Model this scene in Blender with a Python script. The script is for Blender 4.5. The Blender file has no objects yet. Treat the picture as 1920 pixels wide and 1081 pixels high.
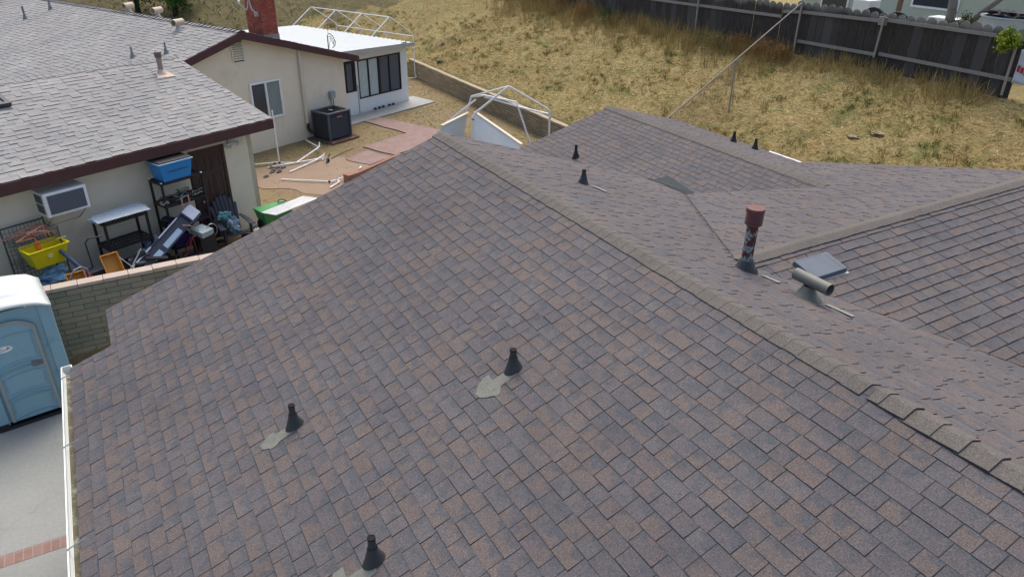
import bpy, bmesh, math, random
import numpy as np
from mathutils import Matrix, Vector
from mathutils import noise as mnoise
SC = bpy.context.scene
R = math.radians
random.seed(7)
# ------------------------------------------------------------------ camera
pit, rol, fpx = R(27.812), R(0.8787), 1349.23
r0, fw, u0 = Vector((1, 0, 0)), Vector((0, math.cos(pit), -math.sin(pit))), Vector((0, math.sin(pit), math.cos(pit)))
rt = r0 * math.cos(rol) + u0 * math.sin(rol); up = -r0 * math.sin(rol) + u0 * math.cos(rol)
cam = bpy.data.cameras.new("camera"); camo = bpy.data.objects.new("camera", cam); SC.collection.objects.link(camo)
camo.matrix_world = Matrix(((rt.x, up.x, -fw.x, 0), (rt.y, up.y, -fw.y, 0), (rt.z, up.z, -fw.z, 7.0), (0, 0, 0, 1)))
cam.lens = fpx / 1920 * 36; cam.sensor_width = 36; cam.clip_end = 3000; cam.clip_start = .1
SC.camera = camo
# ------------------------------------------------------------------ light
SUN_AZ, SUN_EL = 2, 60
w = bpy.data.worlds.new("World"); SC.world = w; w.use_nodes = True
nt = w.node_tree; bg = nt.nodes['Background']
sky = nt.nodes.new('ShaderNodeTexSky'); sky.sky_type = 'NISHITA'; sky.sun_disc = False
sky.sun_elevation = R(SUN_EL); sky.sun_rotation = R(SUN_AZ); sky.air_density = 1.0; sky.dust_density = 5.0; sky.ozone_density = .6
nt.links.new(sky.outputs[0], bg.inputs[0]); bg.inputs[1].default_value = 0.145
sl = bpy.data.lights.new("sun", 'SUN'); sl.energy = 1.0; sl.angle = R(35); sl.color = (1, .94, .84)
so = bpy.data.objects.new("sun", sl); SC.collection.objects.link(so)
az, el = R(SUN_AZ), R(SUN_EL)
sd = Vector((math.sin(az) * math.cos(el), math.cos(az) * math.cos(el), math.sin(el)))
so.rotation_euler = sd.to_track_quat('Z', 'Y').to_euler()
SC.view_settings.view_transform = 'Standard'; SC.view_settings.look = 'None'
SC.view_settings.exposure = 0.66; SC.view_settings.gamma = 1
# ------------------------------------------------------------------ frames
FM = Matrix.Translation((-5.37467, 7.30285, 0)) @ Matrix.Rotation(R(30.19), 4, 'Z')   # x across the near house, y along its ridge
FN = Matrix.Translation((-6.20562, 16.58493, 0)) @ Matrix.Rotation(R(54.16), 4, 'Z')  # x along the neighbour's wall, y away
FW = Matrix.Identity(4)
# ------------------------------------------------------------------ materials
def nmat(name):
    m = bpy.data.materials.new(name); m.use_nodes = True
    n = m.node_tree; b = n.nodes['Principled BSDF']; return m, n, b
def _n(n, t, **k):
    o = n.nodes.new(t)
    for a, v in k.items(): setattr(o, a, v)
    return o
def lk(n, a, b): n.links.new(a, b)
def noise(n, vec, scale, detail=4, rough=.6):
    o = _n(n, 'ShaderNodeTexNoise'); o.inputs['Scale'].default_value = scale; o.inputs['Detail'].default_value = detail
    o.inputs['Roughness'].default_value = rough; lk(n, vec, o.inputs['Vector']); return o.outputs['Fac']
def ramp(n, fac, stops, interp='LINEAR'):
    o = _n(n, 'ShaderNodeValToRGB'); cr = o.color_ramp; cr.interpolation = interp
    while len(cr.elements) < len(stops): cr.elements.new(.5)
    for e, (p, c) in zip(cr.elements, stops):
        e.position = p; e.color = (*c, 1) if len(c) == 3 else c
    lk(n, fac, o.inputs[0]); return o.outputs[0]
def mix(n, f, a, b, mode='MIX'):
    o = _n(n, 'ShaderNodeMix', data_type='RGBA', blend_type=mode)
    for s, v in ((o.inputs[0], f), (o.inputs[6], a), (o.inputs[7], b)):
        if isinstance(v, (int, float)): s.default_value = v
        elif isinstance(v, tuple): s.default_value = (*v, 1)
        else: lk(n, v, s)
    return o.outputs[2]
def math_(n, op, a, b=0.0):
    o = _n(n, 'ShaderNodeMath', operation=op)
    for s, v in ((o.inputs[0], a), (o.inputs[1], b)):
        if isinstance(v, (int, float)): s.default_value = v
        else: lk(n, v, s)
    return o.outputs[0]
def bump(n, b, h, dist=.01, strength=.6):
    o = _n(n, 'ShaderNodeBump'); o.inputs['Distance'].default_value = dist; o.inputs['Strength'].default_value = strength
    lk(n, h, o.inputs['Height']); lk(n, o.outputs[0], b.inputs['Normal'])
def obv(n, sc=(1, 1, 1)):
    t = _n(n, 'ShaderNodeTexCoord'); m = _n(n, 'ShaderNodeMapping'); m.inputs['Scale'].default_value = sc
    lk(n, t.outputs['Object'], m.inputs['Vector']); return m.outputs[0]
MC = {}
def pm(name, col, rough=.6, var=.18, sc=6, metal=0, bmp=.0, bsc=60, dirt=None, spec=.4, trans=0):
    """plain painted / plastic / stone material with a little wear"""
    if name in MC: return MC[name]
    m, n, b = nmat(name); v = obv(n)
    f = noise(n, v, sc, 5)
    c = mix(n, f, tuple(x * (1 - var) for x in col), tuple(min(1, x * (1 + var)) for x in col))
    if dirt:
        f2 = noise(n, v, dirt[1], 6, .7)
        c = mix(n, ramp(n, f2, [(dirt[2], (0, 0, 0)), (min(1, dirt[2] + .18), (1, 1, 1))]), c, dirt[0])
    lk(n, c, b.inputs['Base Color']); b.inputs['Roughness'].default_value = rough; b.inputs['Metallic'].default_value = metal
    b.inputs['Specular IOR Level'].default_value = spec
    if bmp: bump(n, b, noise(n, v, bsc, 4), .01, bmp)
    MC[name] = m; return m
def shingle_mat(name, base, cool, warm, pale, warm_amt, speck=.5, cool_amt=.6):
    m, n, b = nmat(name); v = obv(n)
    at = _n(n, 'ShaderNodeAttribute', attribute_name='tab'); sp = _n(n, 'ShaderNodeSeparateColor'); lk(n, at.outputs['Color'], sp.inputs[0])
    rnd, tt, r2 = sp.outputs[0], sp.outputs[1], sp.outputs[2]
    # per tab offset so the blends do not run across neighbouring tabs
    cb = _n(n, 'ShaderNodeCombineXYZ'); lk(n, math_(n, 'MULTIPLY', rnd, 37.0), cb.inputs[0]); lk(n, math_(n, 'MULTIPLY', r2, 53.0), cb.inputs[1])
    va = _n(n, 'ShaderNodeVectorMath', operation='ADD'); lk(n, v, va.inputs[0]); lk(n, cb.outputs[0], va.inputs[1])
    nz = noise(n, va.outputs[0], 4.5, 3, .5)
    nz2 = noise(n, va.outputs[0], 8.0, 3, .55)
    big = noise(n, v, .35, 3)
    c = mix(n, rnd, base, pale)
    wf = math_(n, 'MULTIPLY', ramp(n, math_(n, 'ADD', math_(n, 'MULTIPLY', nz, .7), math_(n, 'MULTIPLY', r2, .45)), [(.50, (0, 0, 0)), (.66, (1, 1, 1))]), warm_amt)
    c = mix(n, wf, c, warm)
    cf = math_(n, 'ADD', math_(n, 'MULTIPLY', tt, .26), math_(n, 'MULTIPLY', nz2, .95))
    c = mix(n, math_(n, 'MULTIPLY', ramp(n, cf, [(.60, (0, 0, 0)), (.72, (1, 1, 1))]), cool_amt), c, cool)
    c = mix(n, 1.0, c, ramp(n, big, [(.3, (.86, .86, .88)), (.7, (1.1, 1.09, 1.07))]), 'MULTIPLY')
    st = noise(n, v, 1.6, 6, .75)
    c = mix(n, 1.0, c, ramp(n, st, [(.32, (.84, .85, .87)), (.5, (1, 1, 1)), (.72, (1.10, 1.08, 1.06))]), 'MULTIPLY')
    gr = noise(n, v, 95, 3, .85)
    g = ramp(n, gr, [(.30, (1 - speck,) * 3), (.52, (1, 1, 1)), (.72, (1 + speck * 1.3,) * 3)])
    c = mix(n, 1.0, c, g, 'MULTIPLY')
    lk(n, c, b.inputs['Base Color']); b.inputs['Roughness'].default_value = .85; b.inputs['Specular IOR Level'].default_value = .3
    bump(n, b, gr, .004, .5)
    return m
M_SH = shingle_mat('brown_grey_shingles', (.099, .092, .099), (.072, .081, .096), (.143, .110, .092), (.112, .106, .112), .52, .55, .72)
M_SHN = shingle_mat('pale_grey_shingles', (.262, .272, .272), (.228, .243, .25), (.275, .252, .24), (.30, .31, .305), .5, .3, .5)
M_CAP = shingle_mat('ridge_cap_shingles', (.120, .110, .100), (.105, .10, .096), (.125, .112, .10), (.125, .115, .105), .3, .6, .3)
M_CAPN = shingle_mat('pale_cap_shingles', (.235, .25, .26), (.2, .215, .23), (.24, .23, .22), (.26, .26, .26), .3, .2, .4)
M_EDGE = pm('asphalt_edge', (.042, .044, .050), .9)
M_EDGEN = pm('asphalt_edge_grey', (.07, .07, .08), .9)
M_STUC = pm('cream_stucco', (.74, .69, .56), .9, .07, 2.5, bmp=.5, bsc=90, dirt=((.66, .61, .49), 1.3, .55))
M_WSTUC = pm('white_painted_wall', (.74, .78, .78), .7, .05, 3, bmp=.2, bsc=60, dirt=((.5, .54, .55), 2.0, .62))
M_FASC = pm('brown_fascia_paint', (.075, .032, .034), .55, .25, 4)
M_DOOR = pm('dark_brown_door_paint', (.05, .024, .024), .45, .2, 4)
M_WPIPE = pm('white_pvc', (.78, .80, .82), .4, .06, 8, dirt=((.5, .48, .42), 5, .62))
M_BLACK = pm('black_plastic', (.018, .02, .026), .5, .3, 8)
M_DKBLUE = pm('navy_plastic', (.02, .03, .06), .45, .3, 8)
M_WHITE = pm('white_paint', (.8, .82, .82), .45, .05, 5)
M_METAL = pm('galvanised_metal', (.42, .44, .46), .4, .2, 8, metal=.8)
M_GLASS = pm('dark_window_glass', (.035, .045, .06), .12, .2, 3, spec=.7)
M_LEAD = pm('grey_green_sealant', (.165, .172, .148), .85, .25, 14, bmp=.8, bsc=45, dirt=((.10, .105, .10), 11, .56))
M_BOOT = pm('dark_grey_rubber', (.045, .05, .052), .6, .25, 10, dirt=((.10, .10, .095), 9, .6))
M_PIPEIN = pm('black_pipe_inside', (.012, .009, .009), .95)
M_CONC = pm('pale_concrete', (.40, .40, .385), .85, .08, 1.6, bmp=.3, bsc=50, dirt=((.30, .30, .29), 1.1, .58))
# ------------------------------------------------------------------ object helpers
def link(o): SC.collection.objects.link(o); return o
def tag(o, label=None, cat=None, group=None, kind=None):
    if label: o['label'] = label
    if cat: o['category'] = cat
    if group: o['group'] = group
    if kind: o['kind'] = kind
    return o
def thing(name, label, cat, F=FW, loc=(0, 0, 0), rz=0, group=None):
    o = link(bpy.data.objects.new(name, None)); o.empty_display_size = .1
    o.matrix_world = F @ Matrix.Translation(loc) @ Matrix.Rotation(R(rz), 4, 'Z')
    return tag(o, label, cat, group)
class MB:
    def __init__(s): s.v = []; s.f = []; s.m = []; s.col = None
    def add(s, vs, fs, mi=0, X=None):
        k = len(s.v)
        if X is not None: vs = [X @ Vector(p) for p in vs]
        s.v += [tuple(p) for p in vs]; s.f += [tuple(i + k for i in f) for f in fs]; s.m += [mi] * len(fs); return s
    def box(s, a, b, mi=0, X=None, tp=0):
        x0, y0, z0 = a; x1, y1, z1 = b
        return s.add([(x0, y0, z0), (x1, y0, z0), (x1, y1, z0), (x0, y1, z0), (x0 + tp, y0 + tp, z1), (x1 - tp, y0 + tp, z1), (x1 - tp, y1 - tp, z1), (x0 + tp, y1 - tp, z1)],
                     [(0, 3, 2, 1), (4, 5, 6, 7), (0, 1, 5, 4), (1, 2, 6, 5), (2, 3, 7, 6), (3, 0, 4, 7)], mi, X)
    def tube(s, p, q, r, n=8, mi=0, r2=None, caps=True, X=None):
        p, q = Vector(p), Vector(q); d = (q - p)
        if d.length < 1e-6: return s
        d.normalize(); a = d.orthogonal().normalized(); b = d.cross(a); r2 = r if r2 is None else r2
        vs = [p + (a * math.cos(t) + b * math.sin(t)) * r for t in [2 * math.pi * i / n for i in range(n)]]
        vs += [q + (a * math.cos(t) + b * math.sin(t)) * r2 for t in [2 * math.pi * i / n for i in range(n)]]
        fs = [(i, (i + 1) % n, n + (i + 1) % n, n + i) for i in range(n)]
        if caps: fs += [tuple(range(n))[::-1], tuple(range(n, 2 * n))]
        return s.add(vs, fs, mi, X)
    def path(s, pts, r, n=6, mi=0, X=None):
        for i in range(len(pts) - 1): s.tube(pts[i], pts[i + 1], r, n, mi, X=X)
        return s
    def prism(s, pts, h, mi=0, X=None):
        """closed 3d outline pts extruded by vector h"""
        n = len(pts); h = Vector(h); vs = [Vector(p) for p in pts]; vs += [p + h for p in vs]
        fs = [tuple(range(n)), tuple(range(n, 2 * n))[::-1]] + [(i, n + i, n + (i + 1) % n, (i + 1) % n) for i in range(n)]
        return s.add(vs, fs, mi, X)
    def lathe(s, prof, c=(0, 0, 0), n=16, mi=0, X=None):
        vs = []; fs = []
        for r, z in prof: vs += [(c[0] + r * math.cos(2 * math.pi * i / n), c[1] + r * math.sin(2 * math.pi * i / n), c[2] + z) for i in range(n)]
        for k in range(len(prof) - 1):
            for i in range(n): fs.append((k * n + i, k * n + (i + 1) % n, (k + 1) * n + (i + 1) % n, (k + 1) * n + i))
        return s.add(vs, fs, mi, X)
    def blob(s, c, r, amp=.3, n=10, seed=0, mi=0, flat=1, X=None, fr=2.5):
        vs = []; fs = []; m = 2 * n; rnd = Vector((seed * 7.1, seed * 3.3, seed * 1.7))
        for i in range(n + 1):
            th = math.pi * i / n
            for j in range(m):
                ph = 2 * math.pi * j / m
                d = Vector((math.sin(th) * math.cos(ph), math.sin(th) * math.sin(ph), math.cos(th)))
                k = 1 + amp * mnoise.noise(d * fr + rnd) + amp * .5 * mnoise.noise(d * fr * 2.7 + rnd)
                rr = r if isinstance(r, (tuple, list)) else (r, r, r * flat)
                vs.append((c[0] + d.x * rr[0] * k, c[1] + d.y * rr[1] * k, c[2] + d.z * rr[2] * k))
        for i in range(n):
            for j in range(m): fs.append((i * m + j, (i + 1) * m + j, (i + 1) * m + (j + 1) % m, i * m + (j + 1) % m))
        return s.add(vs, fs, mi, X)
    def build(s, name, mats, parent=None, F=None, smooth=False, bev=0, label=None):
        me = bpy.data.meshes.new(name); me.from_pydata(s.v, [], s.f)
        for m in (mats if isinstance(mats, (list, tuple)) else [mats]): me.materials.append(m)
        me.polygons.foreach_set('material_index', s.m)
        if smooth: me.polygons.foreach_set('use_smooth', [True] * len(s.f))
        me.update()
        bm = bmesh.new(); bm.from_mesh(me)
        if smooth: bmesh.ops.remove_doubles(bm, verts=bm.verts, dist=1e-5)
        if s.col is None: bmesh.ops.recalc_face_normals(bm, faces=bm.faces)
        bm.to_mesh(me); bm.free()
        if smooth: 
            try: me.set_sharp_from_angle(angle=R(40))
            except Exception: pass
        if s.col is not None:
            ca = me.color_attributes.new('tab', 'FLOAT_COLOR', 'CORNER')
            ca.data.foreach_set('color', np.array(s.col, dtype=np.float32).ravel())
        o = link(bpy.data.objects.new(name, me))
        if parent is not None: o.parent = parent
        elif F is not None: o.matrix_world = F
        if bev:
            md = o.modifiers.new('bevel', 'BEVEL'); md.width = bev; md.segments = 2; md.limit_method = 'ANGLE'; md.angle_limit = R(40)
        if label: o['label'] = label
        return o
def copy_thing(o, F, loc, rz, label, group=None):
    c = link(o.copy()); c.matrix_world = F @ Matrix.Translation(loc) @ Matrix.Rotation(R(rz), 4, 'Z'); c['label'] = label
    for ch in list(o.children):
        d = link(ch.copy()); d.parent = c
        for g in list(ch.children): e = link(g.copy()); e.parent = d
    return c
def frame_xform(O, U, V, W): return Matrix(((U[0], V[0], W[0], O[0]), (U[1], V[1], W[1], O[1]), (U[2], V[2], W[2], O[2]), (0, 0, 0, 1)))
# ------------------------------------------------------------------ shingled roof plane
def clip(poly, cp):
    out = poly
    for i in range(len(cp)):
        a, b = cp[i], cp[(i + 1) % len(cp)]; inp = out; out = []
        ex, ey = b[0] - a[0], b[1] - a[1]
        side = lambda p: ex * (p[1] - a[1]) - ey * (p[0] - a[0])
        for k in range(len(inp)):
            p, q = inp[k], inp[(k + 1) % len(inp)]; sp_, sq = side(p), side(q)
            if sp_ >= 0: out.append(p)
            if (sp_ >= 0) != (sq >= 0):
                t = sp_ / (sp_ - sq); out.append((p[0] + (q[0] - p[0]) * t, p[1] + (q[1] - p[1]) * t))
        if len(out) < 3: return []
    return out
def ccw(p):
    a = sum(p[i][0] * p[(i + 1) % len(p)][1] - p[(i + 1) % len(p)][0] * p[i][1] for i in range(len(p)))
    return p if a > 0 else p[::-1]
def shingles(name, parent, polys, zf, rise, mats, expo=.14, wr=(.13, .28), hts=(.0025, .0055), gap=.0075, cgap=.003, seed=1, label=None):
    """polys: plan polygons (x,y) in the house frame; zf(x,y) height; rise: unit plan direction that goes uphill"""
    rnd = random.Random(seed); rx, ry = rise
    g = zf(rx, ry) - zf(0, 0); c = 1 / math.hypot(1, g)
    S = Vector((rx * c, ry * c, g * c)); U = Vector((ry, -rx, 0)); N = U.cross(S)
    if N.z < 0: N = -N
    O = Vector((0, 0, zf(0, 0)))
    cps = [ccw([((x * ry - y * rx), (x * rx + y * ry) / c) for x, y in p]) for p in polys]
    u0_, u1_ = min(p[0] for q in cps for p in q), max(p[0] for q in cps for p in q)
    s0_, s1_ = min(p[1] for q in cps for p in q), max(p[1] for q in cps for p in q)
    mb = MB(); mb.col = []
    def P(u, s, h): return O + U * u + S * s + N * h
    def face(vs, mi, cols):
        k = len(mb.v); mb.v += [tuple(v) for v in vs]; mb.f.append(tuple(range(k, k + len(vs)))); mb.m.append(mi); mb.col += cols
    for q in cps:
        face([P(u, s, 0) for u, s in q], 1, [(.5, .5, .5, 1)] * len(q))
    k = 0; s = s0_
    while s < s1_:
        e = expo; u = u0_ - rnd.random() * .3; alt = rnd.random() < .5
        while u < u1_:
            wd = rnd.uniform(*wr); h = hts[1] if alt else hts[0]; h *= rnd.uniform(.8, 1.2); alt = not alt if rnd.random() < .85 else alt
            jit = rnd.uniform(-.0045, .0045); ra, rb = rnd.random(), rnd.random()
            cell = [(u + gap / 2, s + jit), (u + wd - gap / 2, s + jit), (u + wd - gap / 2, s + e - cgap), (u + gap / 2, s + e - cgap)]
            for q in cps:
                pc = clip(cell, q)
                if len(pc) < 3: continue
                tv = [max(0, min(1, (p[1] - s) / e)) for p in pc]
                top = [P(p[0], p[1], h * (1 - .8 * t) + .0015) for p, t in zip(pc, tv)]; bot = [P(p[0], p[1], -.001) for p in pc]
                face(top, 0, [(ra, t, rb, 1) for t in tv])
                n_ = len(pc)
                for i in range(n_):
                    j = (i + 1) % n_
                    face([bot[i], bot[j], top[j], top[i]], 1, [(.5, .5, .5, 1)] * 4)
            u += wd
        s += e; k += 1
    return mb.build(name, mats, parent, label=label)
def ridge_cap(name, parent, p0, p1, slope_a, slope_b, mats, expo=.14, w_=.15, h=.003, seed=3, lift=.010, rag=0):
    """bent caps laid from p1 back to p0; the exposed butt of each faces p0. slope_a/b = tan of the slopes either side"""
    rnd = random.Random(seed); p0, p1 = Vector(p0), Vector(p1); d = (p1 - p0); L = d.length; d.normalize(); sd_ = Vector((d.y, -d.x, 0))
    mb = MB(); mb.col = []
    k = 0; t = 0
    def face(vs, mi, cols):
        k = len(mb.v); mb.v += [tuple(v) for v in vs]; mb.f.append(tuple(range(k, k + len(vs)))); mb.m.append(mi); mb.col += cols
    while t < L:
        e = min(expo, L - t) ; hh = h * rnd.uniform(.8, 1.25); ww = w_ * rnd.uniform(.96, 1.04); ra, rb = rnd.random(), rnd.random(); lf = lift + rag * rnd.random()
        def sec(tt, hgt):
            c = p0 + d * tt
            return [c + sd_ * ww - Vector((0, 0, ww * slope_a)) + Vector((0, 0, hgt)), c + sd_ * ww * .12 + Vector((0, 0, hgt + .004 - ww * .1 * slope_a)),
                    c - sd_ * ww * .12 + Vector((0, 0, hgt + .004 - ww * .1 * slope_b)), c - sd_ * ww - Vector((0, 0, ww * slope_b)) + Vector((0, 0, hgt))]
        a_ = sec(t, lf + hh); b_ = sec(t + e * 1.15, lf); az_ = sec(t, lf - .012); bz = sec(t + e * 1.15, lf - .012)
        for i in range(3): face([a_[i], a_[i + 1], b_[i + 1], b_[i]], 0, [(ra, 0, rb, 1), (ra, 0, rb, 1), (ra, 1, rb, 1), (ra, 1, rb, 1)])
        for i in range(3): face([az_[i], az_[i + 1], a_[i + 1], a_[i]], 1, [(.5,) * 4] * 4)
        face([az_[0], a_[0], b_[0], bz[0]], 1, [(.5,) * 4] * 4); face([a_[3], az_[3], bz[3], b_[3]], 1, [(.5,) * 4] * 4)
        t += expo
    return mb.build(name, mats, parent)
# ================================================================== GROUND
def soil_mat():
    m, n, b = nmat('dry_yard_soil'); v = obv(n)
    a = noise(n, v, .55, 6, .6); d = noise(n, v, 7, 6, .75); e = noise(n, v, 38, 3, .7)
    c = ramp(n, a, [(.36, (.155, .115, .075)), (.5, (.20, .155, .09)), (.62, (.15, .135, .055))])
    c = mix(n, ramp(n, d, [(.42, (0, 0, 0)), (.66, (1, 1, 1))]), c, (.27, .20, .095))
    c = mix(n, ramp(n, e, [(.55, (0, 0, 0)), (.68, (1, 1, 1))]), c, (.09, .07, .045))
    lk(n, c, b.inputs['Base Color']); b.inputs['Roughness'].default_value = .95; bump(n, b, d, .05, .8); return m
def hill_mat(name='dry_hill_grass', dk=1.0):
    m, n, b = nmat(name); v = obv(n)
    a = noise(n, v, .45, 6, .62); g = noise(n, v, 1.3, 5, .7); d = noise(n, v, 9, 6, .8); e = noise(n, v, 34, 3, .7)
    c = ramp(n, d, [(.3, (.14, .11, .035)), (.5, (.29, .23, .085)), (.72, (.45, .36, .16))])
    c = mix(n, ramp(n, a, [(.45, (0, 0, 0)), (.7, (.6, .6, .6))]), c, (.26, .17, .065))
    c = mix(n, ramp(n, g, [(.51, (0, 0, 0)), (.64, (.85, .85, .85))]), c, (.135, .15, .036))
    c = mix(n, ramp(n, e, [(.60, (0, 0, 0)), (.70, (.8, .8, .8))]), c, (.55, .45, .25))
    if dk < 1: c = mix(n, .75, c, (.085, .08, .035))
    lk(n, c, b.inputs['Base Color']); b.inputs['Roughness'].default_value = .95; bump(n, b, d, .08, .9); return m
M_SOIL, M_HILL = soil_mat(), hill_mat()
def toe(a): return 14.28 if a < 23 else 14.28 - .9 * (a - 23)
def hill_z(b, a, rough=True):
    d = b - toe(a)
    if d < 0: return 0.0
    base = .70 if a < 22.5 else max(0, .70 * (1 - (a - 22.5) / 4))
    mx = 6.4 + 9 * max(0, min(1, (a - 20) / 10)); z = base + .355 * min(d, mx)
    if rough and d > .3:
        z += (.10 * mnoise.noise(Vector((b * .5, a * .5, 1))) + .05 * mnoise.noise(Vector((b * 1.7, a * 1.7, 5))) + .022 * mnoise.noise(Vector((b * 5, a * 5, 9)))) * min(1, d)
    return z
def grid_obj(name, xs, ys, zf, mat, F, kind='structure', smooth=True):
    me = bpy.data.meshes.new(name); nx, ny = len(xs), len(ys)
    vs = [(x, y, zf(x, y)) for y in ys for x in xs]
    fs = [(j * nx + i, j * nx + i + 1, (j + 1) * nx + i + 1, (j + 1) * nx + i) for j in range(ny - 1) for i in range(nx - 1)]
    me.from_pydata(vs, [], fs); me.materials.append(mat)
    if smooth: me.polygons.foreach_set('use_smooth', [True] * len(fs))
    o = link(bpy.data.objects.new(name, me)); o.matrix_world = F; o['kind'] = kind; return o
# one sheet to the horizon: low by the driveway, a step up behind the block wall
gx = sorted([-900, -300, -100, -40, -20, -10, -5] + [x * .5 for x in range(-6, 29)] + [14.2, 30, 80, 200, 600, 1200])
gy = sorted([-900, -300, -80, -40, -20, -10, -4, 0, 2, 3.5, 4.23, 4.27] + [4.5 + .5 * i for i in range(0, 60)] + [40, 60, 100, 200, 500, 1200])
def gz(x, y):
    if y <= 4.24: return -.60
    return .015 * mnoise.noise(Vector((x * .8, y * .8, 0))) - .005
grid_obj('ground', gx, gy, gz, M_SOIL, FM)
hx = [14.22 + .14 * i for i in range(0, 56)] + [22.5, 24, 28, 35, 60, 120, 400]
hy = [-30, -20, -14, -10] + [-8 + .2 * i for i in range(0, 150)]
grid_obj('hillside', hx, [y for y in hy if y <= 22.01], lambda b, a: hill_z(b, a) if b > 14.3 else -.75, M_HILL, FM)
# the hill toe curves round behind the neighbour's plot
hs = [0] + [x - 14.28 for x in hx[1:]]
ha = [20.8] + [21.99 + .35 * i for i in range(0, 120)] + [70, 90, 140, 300]
me = bpy.data.meshes.new('hillside'); vs = []; fs = []
for a in ha:
    for d in hs:
        bb = toe(a) + d; vs.append((bb, a, hill_z(bb + 1e-6, a) - (.08 if a < 21.5 else 0) if d > 0 else -.1))
for j in range(len(ha) - 1):
    for i in range(len(hs) - 1): k = j * len(hs) + i; fs.append((k, k + 1, k + len(hs) + 1, k + len(hs)))
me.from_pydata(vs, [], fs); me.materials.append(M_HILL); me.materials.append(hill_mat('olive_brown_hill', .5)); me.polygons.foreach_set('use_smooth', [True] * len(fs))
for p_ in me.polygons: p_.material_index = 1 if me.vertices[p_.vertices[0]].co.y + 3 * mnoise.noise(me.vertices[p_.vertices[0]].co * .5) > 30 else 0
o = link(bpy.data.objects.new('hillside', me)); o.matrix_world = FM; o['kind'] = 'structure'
def ragged(pts, amp=.10, seg=.18, seed=1):
    out = []; k = 0
    for i in range(len(pts)):
        (xa, ya), (xb, yb) = pts[i], pts[(i + 1) % len(pts)]; n = max(1, int(math.hypot(xb - xa, yb - ya) / seg))
        for j in range(n):
            t = j / n; x, y = xa + (xb - xa) * t, ya + (yb - ya) * t
            out.append((x + amp * 2 * mnoise.noise(Vector((x * 1.3, y * 1.3, seed))), y + amp * 2 * mnoise.noise(Vector((x * 1.3, y * 1.3, seed + 9)))))
    return out
def slab(name, pts, z, h, mat, F):
    mb = MB(); mb.prism([(x, y, z) for x, y in pts], (0, 0, -h)); o = mb.build(name, mat, F=F); o['kind'] = 'structure'; return o
def drive_mat():
    m, n, b = nmat('driveway_concrete'); v = obv(n)
    a = noise(n, v, .5, 5, .6); d = noise(n, v, 24, 5, .7); st = noise(n, v, 1.7, 4)
    c = ramp(n, a, [(.35, (.195, .215, .205)), (.6, (.25, .265, .25))])
    c = mix(n, ramp(n, st, [(.56, (0, 0, 0)), (.74, (.6, .6, .6))]), c, (.20, .20, .185))
    c = mix(n, .25, c, ramp(n, d, [(.3, (.2, .2, .19)), (.7, (.42, .42, .4))]))
    # hairline cracks
    vo = _n(n, 'ShaderNodeTexVoronoi', feature='DISTANCE_TO_EDGE'); vo.inputs['Scale'].default_value = .45
    dv = _n(n, 'ShaderNodeVectorMath', operation='ADD'); lk(n, v, dv.inputs[0])
    nn_ = _n(n, 'ShaderNodeTexNoise'); nn_.inputs['Scale'].default_value = 2.0; lk(n, v, nn_.inputs['Vector']); sc_ = _n(n, 'ShaderNodeVectorMath', operation='SCALE'); sc_.inputs['Scale'].default_value = .6
    lk(n, nn_.outputs['Color'], sc_.inputs[0]); lk(n, sc_.outputs[0], dv.inputs[1]); lk(n, dv.outputs[0], vo.inputs['Vector'])
    c = mix(n, ramp(n, vo.outputs['Distance'], [(.0, (.55, .55, .55)), (.004, (0, 0, 0))]), c, (.18, .18, .17))
    lk(n, c, b.inputs['Base Color']); b.inputs['Roughness'].default_value = .85; return m
slab('driveway', [(-30, -40), (.6, -40), (.6, 4.15), (-30, 4.15)], -.55, .045, drive_mat(), FM)
def brick_flat(name, c1, c2, mort, sx, sy, off=.5):
    m, n, b = nmat(name); v = obv(n)
    bt = _n(n, 'ShaderNodeTexBrick'); bt.offset = off; lk(n, v, bt.inputs['Vector'])
    bt.inputs['Color1'].default_value = (*c1, 1); bt.inputs['Color2'].default_value = (*c2, 1); bt.inputs['Mortar'].default_value = (*mort, 1)
    bt.inputs['Scale'].default_value = 1; bt.inputs['Brick Width'].default_value = sx; bt.inputs['Row Height'].default_value = sy; bt.inputs['Mortar Size'].default_value = .006
    f = noise(n, v, 3.0, 5, .7)
    c = mix(n, ramp(n, f, [(.45, (0, 0, 0)), (.68, (.7, .7, .7))]), bt.outputs['Color'], tuple(x * .6 + .12 for x in c1))
    lk(n, c, b.inputs['Base Color']); b.inputs['Roughness'].default_value = .9; bump(n, b, bt.outputs['Fac'], .004, .4); return m
M_PATH = brick_flat('pink_path_bricks', (.26, .165, .148), (.225, .145, .13), (.20, .16, .13), .21, .105)
M_BAND = brick_flat('red_brick_band', (.27, .155, .13), (.22, .125, .105), (.26, .24, .21), .105, .4, 0)
slab('driveway_brick_band', [(-30, -.19), (.58, -.19), (.58, .03), (-30, .03)], -.546, .02, M_BAND, FM)
slab('path', ragged([(8.2, 5.04), (8.0, 2.75), (5.95, 2.75), (5.95, 1.35), (9.05, 1.35), (9.05, 2.3), (8.95, 5.04)], .03, .1), .03, .04, M_PATH, FN)
slab('path', ragged([(4.7, 2.2), (4.72, 1.2), (5.75, 1.3), (5.7, 2.35)], .04, .1, 4), .034, .04, M_PATH, FN)
slab('concrete_strip', [(7.37, 5.04), (12.06, 5.04), (12.2, 6.4), (11.56, 6.4), (11.56, 5.96), (7.37, 5.94)], .045, .06, pm('strip_concrete', (.32, .33, .32), .85, .12, 3, dirt=((.2, .2, .19), 2.2, .55)), FN)
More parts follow.
